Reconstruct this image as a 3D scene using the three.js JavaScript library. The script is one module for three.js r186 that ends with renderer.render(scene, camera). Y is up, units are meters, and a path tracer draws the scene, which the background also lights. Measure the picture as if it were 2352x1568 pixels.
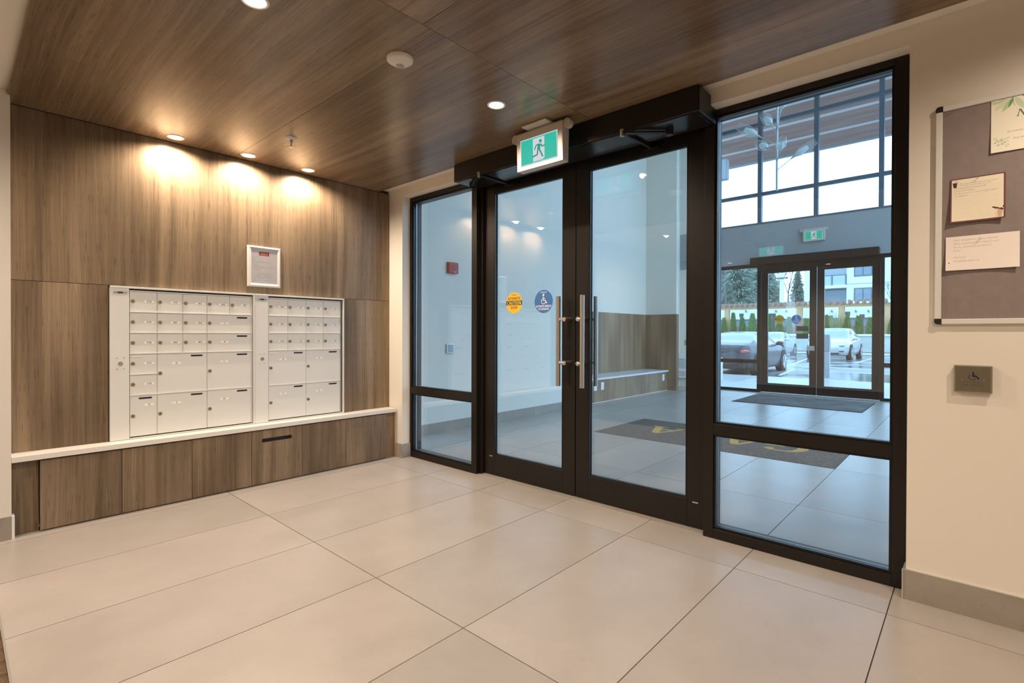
import * as THREE from 'three';
import { RoundedBoxGeometry } from 'three/addons/geometries/RoundedBoxGeometry.js';
import { mergeGeometries } from 'three/addons/utils/BufferGeometryUtils.js';

// ------------------------------------------------------------------ camera, sky, exposure
const scene = new THREE.Scene();
const renderer = new THREE.WebGLRenderer({ antialias: true });
renderer.toneMapping = THREE.LinearToneMapping;
renderer.toneMappingExposure = 1.0;
renderer.shadowMap.enabled = true;

const F = 1167.911, CX = 1176, CY = 772.31;
const camera = new THREE.PerspectiveCamera(2 * Math.atan(784 / F) * 180 / Math.PI, 1.5, 0.05, 400);
camera.rotation.order = 'YXZ';
camera.position.set(0, 1.15, 2.875);
camera.rotation.set(-0.006254, 0.735305, 0.002786);
camera.setViewOffset(2352, 1568, 0, 11.69, 2352, 1568);
camera.updateMatrixWorld();

// overcast sky, cool against the warm lamps the photograph is balanced for
const SKY = 4.5;
scene.background = new THREE.Color().setRGB(0.50 * SKY, 0.82 * SKY, 1.12 * SKY);
const POT = 5.3;                                   // candela of each recessed lamp
const WARM = new THREE.Color().setRGB(1.0, 0.835, 0.655);

// ------------------------------------------------------------------ helpers
// a pixel of the photograph (2352 x 1568) gives a direction; the plane it lies on gives the distance
function at(u, v, axis, val) {
  const d = new THREE.Vector3((u - CX) / F, -(v - CY) / F, -1).applyEuler(camera.rotation);
  const t = (val - camera.position[axis]) / d[axis];
  return camera.position.clone().addScaledVector(d, t);
}
let seed = 7;
const rnd = () => { seed = (seed + 0x6d2b79f5) | 0; let t = Math.imul(seed ^ (seed >>> 15), 1 | seed); t = (t + Math.imul(t ^ (t >>> 7), 61 | t)) ^ t; return ((t ^ (t >>> 14)) >>> 0) / 4294967296; };
const rr = (a, b) => a + (b - a) * rnd();
const lerp = THREE.MathUtils.lerp, clamp = THREE.MathUtils.clamp;
const used = new Map();
function numbered(n) { const k = used.get(n) || 0; used.set(n, k + 1); return k ? n + '_' + String(k).padStart(3, '0') : n; }
function tag(o, label, category, group, kind) {
  o.userData.label = label; o.userData.category = category;
  if (group) o.userData.group = group;
  if (kind) o.userData.kind = kind;
  return o;
}
function thing(name, label, category, group, kind) {
  const g = new THREE.Group(); g.name = numbered(name); scene.add(g);
  return tag(g, label, category, group, kind);
}
function part(parent, name, geo, mat) {
  const m = new THREE.Mesh(Array.isArray(geo) ? mergeGeometries(geo.map(clean)) : geo, mat);
  m.name = parent === scene ? numbered(name) : name; m.castShadow = m.receiveShadow = true;
  parent.add(m);
  return m;
}
function clean(g) { const h = g.index ? g.toNonIndexed() : g; for (const k of Object.keys(h.attributes)) if (!['position', 'normal', 'uv'].includes(k)) h.deleteAttribute(k); return h; }
// uv in metres by the way a face points; grain: axis along which the texture's v runs
function uvm(g, grain = 'y', ou = 0, ov = 0) {
  const p = g.attributes.position, n = g.attributes.normal, uv = new Float32Array(p.count * 2);
  for (let i = 0; i < p.count; i++) {
    const c = { x: p.getX(i), y: p.getY(i), z: p.getZ(i) }, a = { x: Math.abs(n.getX(i)), y: Math.abs(n.getY(i)), z: Math.abs(n.getZ(i)) };
    const f = a.x >= a.y && a.x >= a.z ? 'x' : a.y >= a.z ? 'y' : 'z';
    const rest = ['x', 'y', 'z'].filter((k) => k !== f);
    const v = rest.includes(grain) ? grain : rest[1], u = rest.find((k) => k !== v);
    uv[2 * i] = c[u] + ou; uv[2 * i + 1] = c[v] + ov;
  }
  g.setAttribute('uv', new THREE.BufferAttribute(uv, 2));
  return g;
}
function bx(x0, x1, y0, y1, z0, z1, r = 0, grain = 'y', ou = 0, ov = 0) {
  const w = Math.abs(x1 - x0), h = Math.abs(y1 - y0), d = Math.abs(z1 - z0);
  let g = r ? new RoundedBoxGeometry(w, h, d, 1, Math.min(r, w / 2.01, h / 2.01, d / 2.01)) : new THREE.BoxGeometry(w, h, d);
  if (g.index) g = g.toNonIndexed();
  g.translate((x0 + x1) / 2, (y0 + y1) / 2, (z0 + z1) / 2);
  return uvm(g, grain, ou, ov);
}
function cyl(r0, r1, h, x, y, z, seg = 24, axis = 'y') {
  const g = new THREE.CylinderGeometry(r1, r0, h, seg);
  if (axis === 'x') g.rotateZ(-Math.PI / 2);
  if (axis === 'z') g.rotateX(Math.PI / 2);
  return g.translate(x, y, z);
}
function rod(a, b, r0, r1 = r0, seg = 8) {
  a = new THREE.Vector3(...(a.isVector3 ? a.toArray() : a)); b = new THREE.Vector3(...(b.isVector3 ? b.toArray() : b));
  const d = b.clone().sub(a), g = new THREE.CylinderGeometry(r1, r0, d.length(), seg);
  g.applyQuaternion(new THREE.Quaternion().setFromUnitVectors(new THREE.Vector3(0, 1, 0), d.clone().normalize()));
  return g.translate((a.x + b.x) / 2, (a.y + b.y) / 2, (a.z + b.z) / 2);
}
function bar(a, b, w, h) {               // flat bar from a to b, w wide sideways, h tall
  a = new THREE.Vector3(...a); b = new THREE.Vector3(...b);
  const d = b.clone().sub(a), g = new THREE.BoxGeometry(w, h, d.length());
  g.lookAt(d); return g.translate((a.x + b.x) / 2, (a.y + b.y) / 2, (a.z + b.z) / 2);
}
function lathe(pts, seg = 32) { return new THREE.LatheGeometry(pts.map(([x, y]) => new THREE.Vector2(x, y)), seg); }
function plane(w, h, x, y, z, ry = 0, rx = 0) { const g = new THREE.PlaneGeometry(w, h); if (rx) g.rotateX(rx); if (ry) g.rotateY(ry); return g.translate(x, y, z); }
function slotShape(w, h, r) { const s = new THREE.Shape(), a = w / 2, b = h / 2; s.moveTo(-a + r, -b); s.lineTo(a - r, -b); s.absarc(a - r, -b + r, r, -Math.PI / 2, 0); s.lineTo(a, b - r); s.absarc(a - r, b - r, r, 0, Math.PI / 2); s.lineTo(-a + r, b); s.absarc(-a + r, b - r, r, Math.PI / 2, Math.PI); s.lineTo(-a, -b + r); s.absarc(-a + r, -b + r, r, Math.PI, 1.5 * Math.PI); return s; }

// ------------------------------------------------------------------ textures
function lattice(px, py, s) { const a = new Float32Array(px * py); let q = s; for (let i = 0; i < a.length; i++) { q = (q * 1664525 + 1013904223) >>> 0; a[i] = q / 4294967296; } return a; }
function pnoise(px, py, s) {             // periodic value noise over the unit square
  const a = lattice(px, py, s);
  return (u, v) => {
    const x = (((u % 1) + 1) % 1) * px, y = (((v % 1) + 1) % 1) * py, i = Math.floor(x), j = Math.floor(y);
    let f = x - i, g = y - j; f = f * f * (3 - 2 * f); g = g * g * (3 - 2 * g);
    const i1 = (i + 1) % px, j1 = (j + 1) % py;
    return lerp(lerp(a[j * px + i], a[j * px + i1], f), lerp(a[j1 * px + i], a[j1 * px + i1], f), g);
  };
}
function dataTex(w, h, fn, rep, srgb = true) {
  const d = new Uint8Array(w * h * 4);
  for (let j = 0; j < h; j++) for (let i = 0; i < w; i++) {
    const c = fn((i + 0.5) / w, (j + 0.5) / h), o = (j * w + i) * 4;
    d[o] = clamp(c[0], 0, 255); d[o + 1] = clamp(c[1], 0, 255); d[o + 2] = clamp(c[2], 0, 255); d[o + 3] = 255;
  }
  const t = new THREE.DataTexture(d, w, h); t.wrapS = t.wrapT = THREE.RepeatWrapping; t.magFilter = THREE.LinearFilter; t.minFilter = THREE.LinearFilter;
  if (srgb) t.colorSpace = THREE.SRGBColorSpace;
  t.repeat.set(1 / rep[0], 1 / rep[1]); t.needsUpdate = true; return t;
}
function woodTex(dark, light, s) {       // 1.3 m across the grain, 2.6 m along it
  const b1 = pnoise(7, 3, s), b2 = pnoise(26, 3, s + 1), w = pnoise(3, 4, s + 2), f0 = pnoise(90, 4, s + 6), f1 = pnoise(230, 6, s + 3), f2 = pnoise(512, 12, s + 4), f3 = pnoise(420, 34, s + 5);
  return dataTex(1024, 1024, (u, v) => {
    const q = u + (w(u, v) - 0.5) * 0.016;
    let k = 0.36 * b1(q, v) + 0.27 * b2(q, v) + 0.13 * f0(q, v) + 0.13 * f1(q, v) + 0.11 * f2(q, v);
    k = clamp((k - 0.5) * 1.95 + 0.5, 0, 1);
    const pore = Math.max(0, f3(q, v) - 0.72) * 1.1 + Math.max(0, f1(q, v) - 0.74) * 0.9, fleck = Math.max(0, f2(q + 0.31, v + 0.2) - 0.8) * 0.7;
    return [0, 1, 2].map((c) => lerp(dark[c], light[c], k) * (1 - 0.6 * pore + fleck));
  }, [1.3, 2.6]);
}
function mottle(base, amp, s, rep, n = 512, speck = 0) {
  const a = pnoise(5, 4, s), b = pnoise(13, 11, s + 1), c = pnoise(41, 37, s + 2), d = pnoise(180, 170, s + 3);
  return dataTex(n, n, (u, v) => {
    const k = (0.45 * a(u, v) + 0.3 * b(u, v) + 0.15 * c(u, v) + 0.1 * d(u, v) - 0.5) * 2 * amp + (d(u, v) > 0.93 ? -speck : 0);
    return base.map((x, i) => x * (1 + k * (i === 2 ? 1.15 : 1)));
  }, rep);
}
function canvasTex(w, h, draw) {
  const c = document.createElement('canvas'); c.width = w; c.height = h; const x = c.getContext('2d'); draw(x, w, h);
  const t = new THREE.CanvasTexture(c); t.colorSpace = THREE.SRGBColorSpace; t.magFilter = THREE.LinearFilter; return t;
}

// ------------------------------------------------------------------ materials
const std = (color, roughness = 0.6, metalness = 0, extra = {}) => new THREE.MeshStandardMaterial({ color, roughness, metalness, ...extra });
const lin = (r, g, b) => new THREE.Color().setRGB(r, g, b);
const woodA = woodTex([104, 86, 67], [164, 141, 114], 11), woodB = woodTex([99, 82, 64], [160, 137, 111], 57);
const fineBump = dataTex(256, 256, ((n) => (u, v) => { const k = 128 + (n(u, v) - 0.5) * 200; return [k, k, k]; })(pnoise(120, 120, 5)), [0.25, 0.25], false);
const M = {
  wood: new THREE.MeshPhysicalMaterial({ map: woodA, roughness: 0.42, specularIntensity: 0.6 }),
  wood2: new THREE.MeshPhysicalMaterial({ map: woodB, roughness: 0.42, specularIntensity: 0.6 }),
  woodCeil: new THREE.MeshPhysicalMaterial({ map: woodA, roughness: 0.27, specularIntensity: 1 }),
  paint: std(lin(0.81, 0.745, 0.655), 0.75, 0, { bumpMap: fineBump, bumpScale: 0.00012 }),
  ceilWhite: std(lin(0.84, 0.80, 0.73), 0.85),
  grey: std(lin(0.36, 0.36, 0.36), 0.7),
  frame: std(lin(0.016, 0.012, 0.010), 0.36, 0.35),
  frameBead: std(lin(0.012, 0.011, 0.011), 0.3, 0.4),
  gasket: std(lin(0.012, 0.012, 0.012), 0.7),
  spacer: std(lin(0.30, 0.31, 0.31), 0.4, 0.6),
  glass: new THREE.MeshPhysicalMaterial({ color: lin(0.96, 0.972, 0.985), roughness: 0, transmission: 1, thickness: 0, ior: 1.5 }),
  glassOut: new THREE.MeshPhysicalMaterial({ color: lin(0.965, 0.98, 0.985), roughness: 0, transmission: 1, thickness: 0, ior: 1.5 }),
  tile: [0, 1, 2, 3].map((k) => std(0xffffff, 0.29, 0, { map: mottle([[178, 168, 161], [181, 171, 164], [175, 166, 159], [179, 169, 161]][k], 0.05, 31 + 9 * k, [1.25, 1.25], 512, 0.05) })),
  grout: std(lin(0.10, 0.082, 0.07), 0.9),
  baseTile: std(0xffffff, 0.5, 0, { map: mottle([158, 148, 137], 0.09, 90, [0.8, 0.8], 256, 0.1) }),
  metal: std(lin(0.62, 0.60, 0.57), 0.3, 1),
  brushed: std(lin(0.60, 0.57, 0.53), 0.33, 1),
  steel: std(lin(0.50, 0.46, 0.38), 0.32, 1),
  chromeTrim: std(lin(0.7, 0.69, 0.67), 0.35, 0.9),
  box: std(lin(0.74, 0.72, 0.68), 0.45),
  boxIn: std(lin(0.05, 0.045, 0.04), 0.8),
  brass: std(lin(0.42, 0.34, 0.20), 0.4, 1),
  stone: std(lin(0.82, 0.77, 0.70), 0.35),
  white: std(lin(0.82, 0.80, 0.77), 0.45),
  signBodyDimmed: std(lin(0.56, 0.50, 0.44), 0.5),  // white plastic, its colour darkened to hold down the nearby lamp light
  plastic: std(lin(0.80, 0.765, 0.71), 0.45),
  black: std(lin(0.01, 0.01, 0.01), 0.5),
  felt: std(0xffffff, 0.95, 0, { map: mottle([142, 128, 124], 0.05, 140, [0.12, 0.12], 256) }),
  alu: std(lin(0.74, 0.72, 0.68), 0.45),
  red: std(lin(0.42, 0.055, 0.055), 0.45),
  clear: new THREE.MeshPhysicalMaterial({ color: lin(0.97, 0.97, 0.97), roughness: 0.05, transmission: 1, thickness: 0, ior: 1.5 }),
  frost: new THREE.MeshPhysicalMaterial({ color: lin(0.90, 0.92, 0.92), roughness: 0.75, transmission: 0.55, thickness: 0 }),
  glow: std(0x000000, 0.5, 0, { emissive: lin(1.0, 0.86, 0.66), emissiveIntensity: 9 }),
  carpet: std(0xffffff, 0.98, 0, { map: mottle([96, 76, 56], 0.45, 210, [0.1, 0.1], 256, 0.3) }),
};

// ------------------------------------------------------------------ lobby shell
const CEIL = 2.457, DRY = 2.485, WOODX = -4.09;
const TW = 0.605, TL = 1.24, TX0 = -3.279, TZ0 = 0.295;      // tile module and one joint crossing
function tileFloor(name, label, x0, x1, z0, z1, holes = []) {
  const f = thing(name, label, 'floor', null, 'structure');
  part(f, 'grout_bed', bx(x0, x1, -0.16, -0.0045, z0, z1), M.grout);
  const g = 0.0021;
  for (let i = Math.floor((x0 - TX0) / TW); TX0 + i * TW < x1; i++) for (let j = Math.floor((z0 - TZ0) / TL); TZ0 + j * TL < z1; j++) {
    const a = Math.max(x0, TX0 + i * TW + g), b = Math.min(x1, TX0 + (i + 1) * TW - g), c = Math.max(z0, TZ0 + j * TL + g), d = Math.min(z1, TZ0 + (j + 1) * TL - g);
    if (b - a < 0.01 || d - c < 0.01) continue;
    if (holes.some((h) => a > h[0] - 0.02 && b < h[1] + 0.02 && c > h[2] - 0.02 && d < h[3] + 0.02)) continue;
    const k = ((i * 7 + j * 13) % 4 + 4) % 4;
    part(f, 'tile', bx(a, b, -0.012, 0, c, d, 0, 'z', i * 0.37 + j * 0.11, j * 0.29), M.tile[k]);
  }
  return f;
}
tileFloor('floor', 'beige large format porcelain tile floor of the mailbox lobby', -4.09, 3, -0.06, 2.745);
tileFloor('floor_entry', 'pale porcelain tile floor of the vestibule beyond the glass doors', -5.3, 0.6, -7.85, -0.06, [[-3.279, -0.859, -3.42, -2.185]]);
{
  const c = thing('carpet_floor', 'brown flecked carpet at the edge of the lobby tile', 'carpet', null, 'structure');
  part(c, 'carpet_base', bx(-4.09, 3, -0.16, -0.001, 2.7475, 9.5), M.carpet);
  part(c, 'edge_strip', bx(-4.09, 3, -0.01, 0.003, 2.741, 2.7475), M.chromeTrim);
}
{ // drywall ceiling with wood laminate panels hung below it
  const c = thing('ceiling', 'dark walnut laminate panelled ceiling over the lobby with white surround', 'ceiling', null, 'structure');
  part(c, 'drywall', bx(-4.3, 3.2, DRY, DRY + 0.12, -0.02, 9.7), M.ceilWhite);
  part(c, 'backing', bx(-4.088, 2.99, DRY - 0.006, DRY - 0.0005, 0.21, 2.65), M.black);
  const g = 0.0011, xs = [-4.088, -1.735, 0.62, 2.995], zs = [[0.197, 1.452, 2.660], [0.197, 1.528, 2.660], [0.197, 1.452, 2.660]];
  for (let i = 0; i < 3; i++) for (let j = 0; j < 2; j++)
    part(c, 'ceiling_panel', bx(xs[i] + g, xs[i + 1] - g, CEIL, DRY - 0.006, zs[i][j] + g, zs[i][j + 1] - g, 0, 'x', i * 0.43 + j * 0.17, i * 0.7 + j * 1.1), M.woodCeil);
}
{ // mailbox wall: wood panels set back between two white nibs
  const w = thing('wall_left', 'walnut laminate panel wall behind the mailboxes with white returns', 'wall', null, 'structure');
  part(w, 'backing', bx(-4.3, -4.112, 0, DRY, -0.02, 9.7), M.black);
  const g = 0.0009;
  const P = [[1.4505, CEIL - 0.002, 0.086, 2.648, M.wood, 0.3, 0], [0.44, 1.4495, 2.196, 2.648, M.wood2, 0, 0.4], [0.44, 1.4495, 0.086, 0.563, M.wood, 0.6, 1.4], [0.0, 0.42, 0.086, 0.19, M.wood2, 0.2, 0.3], [0.0, 0.42, 2.532, 2.648, M.wood2, 0.9, 0.8]];
  for (const [y0, y1, z0, z1, m, ou, ov] of P) { const low = y1 < 0.43; part(w, 'wall_panel', bx(low ? -4.02 : -4.112, low ? -3.999 : WOODX, y0 + g, y1 - g, z0 + g, z1 - g, 0, 'y', ou, ov), m); }
  part(w, 'backing', bx(-4.112, -4.10, 0.42, 1.46, 0.56, 2.2), M.black);
  part(w, 'white_return', bx(-4.2, -3.95, 0, DRY, 2.648, 9.7), M.paint);
}
{ // front wall with the storefront opening; carries on above as the inner wall of the tall vestibule
  const w = thing('wall_front', 'cream painted wall around the black glazed doors', 'wall', null, 'structure');
  part(w, 'wall_end', bx(-4.3, -3.885, 0, DRY, -0.12, 0.084), M.paint);
  part(w, 'wall_side', bx(-0.207, 3.2, 0, DRY, -0.12, 0.084), M.paint);
  part(w, 'lintel', bx(-3.885, -0.207, 2.402, DRY, -0.12, 0.084), M.paint);
  part(w, 'upper_wall', bx(-5.4, 0.8, DRY, 6.1, -0.12, -0.02), M.paint);
}
{ const w = thing('wall_right', 'plain cream wall on the far side of the lobby', 'wall', null, 'structure'); part(w, 'wall_face', bx(3, 3.2, 0, DRY, 0.084, 9.7), M.paint); }
{ const w = thing('wall_rear', 'plain cream wall at the rear end of the lobby', 'wall', null, 'structure'); part(w, 'wall_face', bx(-3.95, 3, 0, DRY, 9.5, 9.7), M.paint); }
{
  const b = thing('baseboard_front', 'grey tile baseboard with metal edge strips along the cream wall', 'baseboard', null, 'structure');
  part(b, 'base_tile', bx(-0.218, 3, 0, 0.128, 0.084, 0.094), M.baseTile);
  part(b, 'base_tile', bx(-0.218, -0.208, 0, 0.128, -0.0, 0.0835), M.baseTile);
  part(b, 'edge_strip', bx(-0.2205, -0.2155, 0, 0.131, 0.0915, 0.0965), M.chromeTrim);
  part(b, 'edge_strip', bx(-0.2155, 3, 0.128, 0.131, 0.084, 0.0945), M.chromeTrim);
  part(b, 'base_tile', bx(-3.965, -3.872, 0, 0.128, 0.084, 0.096), M.baseTile);
  part(b, 'base_tile', bx(-3.884, -3.872, 0, 0.128, 0.0, 0.0835), M.baseTile);
  part(b, 'edge_strip', bx(-3.8745, -3.8695, 0, 0.13, 0.0935, 0.0985), M.chromeTrim);
  part(b, 'edge_strip', bx(-3.9685, -3.964, 0, 0.13, 0.084, 0.0975), M.chromeTrim);
}
{
  const b = thing('baseboard_left', 'grey tile baseboard on the white wall beside the mailbox alcove', 'baseboard', null, 'structure');
  part(b, 'base_tile', bx(-3.95, -3.938, 0, 0.128, 2.6485, 9.5), M.baseTile);
  part(b, 'base_tile', bx(-3.998, -3.938, 0, 0.128, 2.636, 2.648), M.white);
}

// ------------------------------------------------------------------ storefront
const GZ = -0.05;
function glazing(p, x0, x1, y0, y1, z, two = true, mat = M.glass) {
  for (const dz of two ? [0.011, -0.011] : [0]) part(p, 'pane', bx(x0, x1, y0, y1, z + dz - 0.003, z + dz + 0.003), mat);
  const e = 0.013;
  const ring = (a, b, c, d, zz0, zz1, k) => [bx(a, a + k, c, d, zz0, zz1), bx(b - k, b, c, d, zz0, zz1), bx(a + k, b - k, c, c + k, zz0, zz1), bx(a + k, b - k, d - k, d, zz0, zz1)];
  if (two) part(p, 'spacer', ring(x0 + 0.001, x1 - 0.001, y0 + 0.001, y1 - 0.001, z - 0.0075, z + 0.0075, e * 0.75), M.spacer);
  part(p, 'gasket', [...ring(x0, x1, y0, y1, z + (two ? 0.0145 : 0.0035), z + (two ? 0.020 : 0.010), e * 0.55), ...ring(x0, x1, y0, y1, z - (two ? 0.020 : 0.010), z - (two ? 0.0145 : 0.0035), e * 0.55)], M.gasket);
}
// a fixed light: members as parts, glass split by rails at the heights given
function fixedLight(name, label, x0, x1, y0, y1, rails, zf, depth, wl, wr, ws, wh, two, mat) {
  const p = thing(name, label, 'window', null, 'structure'), z1 = zf, z0 = zf - depth, gz = zf - 0.05, r = 0.002, FM = M.frame;
  part(p, 'jamb', bx(x0, x0 + wl, y0, y1, z0, z1, r), FM);
  part(p, 'jamb', bx(x1 - wr, x1, y0, y1, z0, z1, r), FM);
  const a = x0 + wl, b = x1 - wr;
  part(p, 'sill', bx(a, b, y0, y0 + ws, z0, z1, r), FM);
  part(p, 'head', bx(a, b, y1 - wh, y1, z0, z1, r), FM);
  const ys = [y0 + ws];
  for (const [r0, r1] of rails) { part(p, 'rail', bx(a, b, r0, r1, z0, z1, r), FM); ys.push(r0, r1); }
  ys.push(y1 - wh);
  for (let i = 0; i < ys.length; i += 2) {
    const c = ys[i], d = ys[i + 1], k = 0.012, zb0 = gz + 0.016, zb1 = zf - 0.012;
    part(p, 'glazing_bead', [bx(a, a + k, c, d, zb0, zb1), bx(b - k, b, c, d, zb0, zb1), bx(a + k, b - k, c, c + k, zb0, zb1), bx(a + k, b - k, d - k, d, zb0, zb1)], M.frameBead);
    glazing(p, a, b, c, d, gz, two, mat);
  }
  return p;
}
fixedLight('window_1', 'narrow black framed sidelight between the mailbox wall and the doors', -3.91, -2.99, 0, 2.4, [[0.588, 0.648]], 0, 0.115, 0.052, 0.06, 0.055, 0.04, true, M.glass);
fixedLight('window_2', 'wide black framed sidelight between the doors and the bulletin board wall', -1.13, -0.215, 0, 2.4, [[0.585, 0.645]], 0, 0.115, 0.055, 0.05, 0.055, 0.03, true, M.glass);
{
  const f = thing('trim_1', 'black door frame head and jambs around the double doors', 'door frame', null, 'structure');
  part(f, 'head', bx(-2.99, -1.13, 2.352, 2.4, -0.115, -0.001, 0.002), M.frame);
  part(f, 'jamb', bx(-2.9895, -2.958, 0, 2.352, -0.115, -0.035, 0.002), M.frame);
  part(f, 'jamb', bx(-1.143, -1.1305, 0, 2.352, -0.115, -0.035, 0.002), M.frame);
  part(f, 'threshold', bx(-2.958, -1.143, 0, 0.006, -0.118, -0.03, 0.002), M.baseTile);
}
const stickers = canvasTex(1024, 512, (x) => {
  x.clearRect(0, 0, 1024, 512);
  x.textAlign = 'center'; x.textBaseline = 'middle';
  x.fillStyle = '#f3bf2e'; x.beginPath(); x.arc(256, 256, 250, 0, 7); x.fill();
  x.fillStyle = '#160d06'; x.fillRect(10, 205, 492, 102);
  const fit = (s, cx, cy, h, w, col) => { x.save(); x.translate(cx, cy); x.font = `bold ${h}px sans-serif`; x.scale(w / x.measureText(s).width, 1); x.fillStyle = col; x.fillText(s, 0, 0); x.restore(); };
  fit('STANLEY', 256, 70, 30, 160, '#3b2a10'); fit('AUTOMATIC', 256, 152, 78, 400, '#2c1c08'); fit('CAUTION', 256, 258, 108, 450, '#f7d873'); fit('DOOR', 256, 365, 78, 210, '#2c1c08');
  x.fillStyle = '#3f73b4'; x.beginPath(); x.arc(768, 256, 250, 0, 7); x.fill();
  fit('STANLEY', 768, 60, 34, 170, '#eaf0f6');
  x.strokeStyle = x.fillStyle = '#f2f6fa'; x.lineWidth = 17; x.lineCap = 'round'; x.lineJoin = 'round';
  x.beginPath(); x.arc(764, 115, 24, 0, 7); x.fill();
  x.beginPath(); x.moveTo(758, 150); x.lineTo(752, 230); x.lineTo(815, 230); x.lineTo(840, 285); x.lineTo(862, 275); x.stroke();
  x.beginPath(); x.moveTo(757, 190); x.lineTo(800, 190); x.stroke();
  x.lineWidth = 13; x.beginPath(); x.arc(765, 250, 58, -0.0, 3.9); x.stroke();
  fit('ACTIVATE SWITCH', 768, 358, 62, 420, '#f2f6fa'); fit('TO OPERATE', 768, 420, 58, 300, '#f2f6fa');
});
const stickMat = std(0xffffff, 0.5, 0, { map: stickers });
function discSticker(p, name, label, half, r, x, y, z) {
  const g = new THREE.CylinderGeometry(r, r, 0.0008, 40).rotateX(Math.PI / 2), uv = g.attributes.uv, q = g.attributes.position;
  for (let i = 0; i < uv.count; i++) uv.setXY(i, 0.25 + half * 0.5 + q.getX(i) / r * 0.243, 0.5 + q.getY(i) / r * 0.486);
  const m = part(p, name, g.translate(x, y, z), stickMat); m.userData.label = label; return m;
}
function pull(p, x, xs, zface, side) {   // vertical bar pull, held off the stile at xs by two posts
  const z = zface + side * 0.065, g = part(p, 'pull_handle', cyl(0.016, 0.016, 0.63, x, 1.095, z, 24), M.brushed);
  g.userData.label = 'brushed steel pull bar';
  for (const y of [1.248, 0.944]) {
    part(g, 'post', [rod([x, y, z], [xs, y, z - side * 0.004], 0.0115, 0.0115, 14), rod([xs, y, z + side * 0.006], [xs, y, zface], 0.0155, 0.0155, 18)], M.brushed);
  }
}
function leaf(name, label, x0, x1, zf, hinge) {
  const d = thing(name, label, 'door', null, 'structure'), z0 = zf - 0.045, r = 0.002, s = 0.104, y0 = 0.012, y1 = 2.348, b0 = 0.172, t0 = 2.272;
  part(d, 'stile', bx(x0, x0 + s, y0, y1, z0, zf, r), M.frame);
  part(d, 'stile', bx(x1 - s, x1, y0, y1, z0, zf, r), M.frame);
  part(d, 'bottom_rail', bx(x0 + s, x1 - s, y0, b0, z0, zf, r), M.frame);
  part(d, 'top_rail', bx(x0 + s, x1 - s, t0, y1, z0, zf, r), M.frame);
  const a = x0 + s, b = x1 - s, k = 0.011, zb0 = zf - 0.012, zb1 = zf - 0.001;
  part(d, 'glazing_bead', [bx(a, a + k, b0, t0, zb0, zb1), bx(b - k, b, b0, t0, zb0, zb1), bx(a + k, b - k, b0, b0 + k, zb0, zb1), bx(a + k, b - k, t0 - k, t0, zb0, zb1)], M.frameBead);
  glazing(d, a, b, b0, t0, zf - 0.024, false, M.glass);
  return d;
}
{
  const zf = -0.06;
  const L = leaf('door_1', 'black glazed door leaf with round yellow and blue stickers', -2.956, -2.0585, zf);
  const R = leaf('door_2', 'black glazed door leaf without stickers next to the wide sidelight', -2.0515, -1.145, zf);
  for (const [d, a, b] of [[L, -2.852, -2.1625], [R, -1.9475, -1.249]]) part(d, 'pane', bx(a, b, 0.172, 2.272, zf - 0.040, zf - 0.034), M.glass);
  pull(L, -2.158, -2.104, zf, 1); pull(R, -1.957, -1.99, zf, 1);
  pull(L, -2.158, -2.104, zf - 0.045, -1); pull(R, -1.961, -1.99, zf - 0.045, -1);
  discSticker(L, 'caution_sticker', 'round yellow caution sticker', 0, 0.083, -2.651, 1.386, zf - 0.019);
  discSticker(L, 'access_sticker', 'round blue wheelchair sticker', 1, 0.086, -2.357, 1.386, zf - 0.019);
  for (const [d, x] of [[L, -2.88], [R, -1.2]]) part(d, 'maker_tag', bx(x - 0.017, x + 0.017, 0.155, 0.162, zf, zf + 0.0008), M.chromeTrim);
}
{ // automatic operator over the doors
  const o = thing('door_operator', 'long black automatic door operator housing with folding arms under the ceiling', 'door operator');
  part(o, 'housing', bx(-2.986, -1.068, 2.318, 2.452, 0.085, 0.249, 0.004), M.frame);
  part(o, 'back_channel', bx(-2.986, -1.068, 2.32, 2.4, 0.001, 0.085), M.frame);
  part(o, 'end_cap', bx(-1.0685, -1.063, 2.32, 2.45, 0.087, 0.245, 0.002), M.frame);
  part(o, 'end_cap', bx(-2.991, -2.9855, 2.32, 2.45, 0.087, 0.245, 0.002), M.frame);
  part(o, 'bottom_plate', bx(-2.97, -1.085, 2.314, 2.3185, 0.02, 0.235), std(lin(0.06, 0.065, 0.07), 0.25, 0.8));
  for (const [s, e, t] of [[[-2.93, 2.300, 0.11], [-2.672, 2.302, 0.285], [-2.68, 2.31, -0.058]], [[-1.29, 2.300, 0.11], [-1.495, 2.300, 0.285], [-1.485, 2.305, -0.058]]]) {
    part(o, 'spindle', cyl(0.022, 0.022, 0.03, s[0], 2.3, s[2], 16), M.frame);
    part(o, 'arm', bar(s, e, 0.03, 0.01), M.frame);
    part(o, 'elbow', cyl(0.013, 0.013, 0.04, e[0], e[1], e[2], 14), M.steel);
    part(o, 'arm', rod(e, t, 0.009, 0.009, 10), M.frame);
    part(o, 'door_bracket', bx(t[0] - 0.05, t[0] + 0.05, t[1] - 0.012, t[1] + 0.012, -0.06, -0.045, 0.003), M.frame);
  }
  for (const x of [-2.95, -2.55, -2.52]) part(o, 'screw', cyl(0.005, 0.005, 0.003, x, 2.3128, 0.16, 10), M.metal);
}

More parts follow.
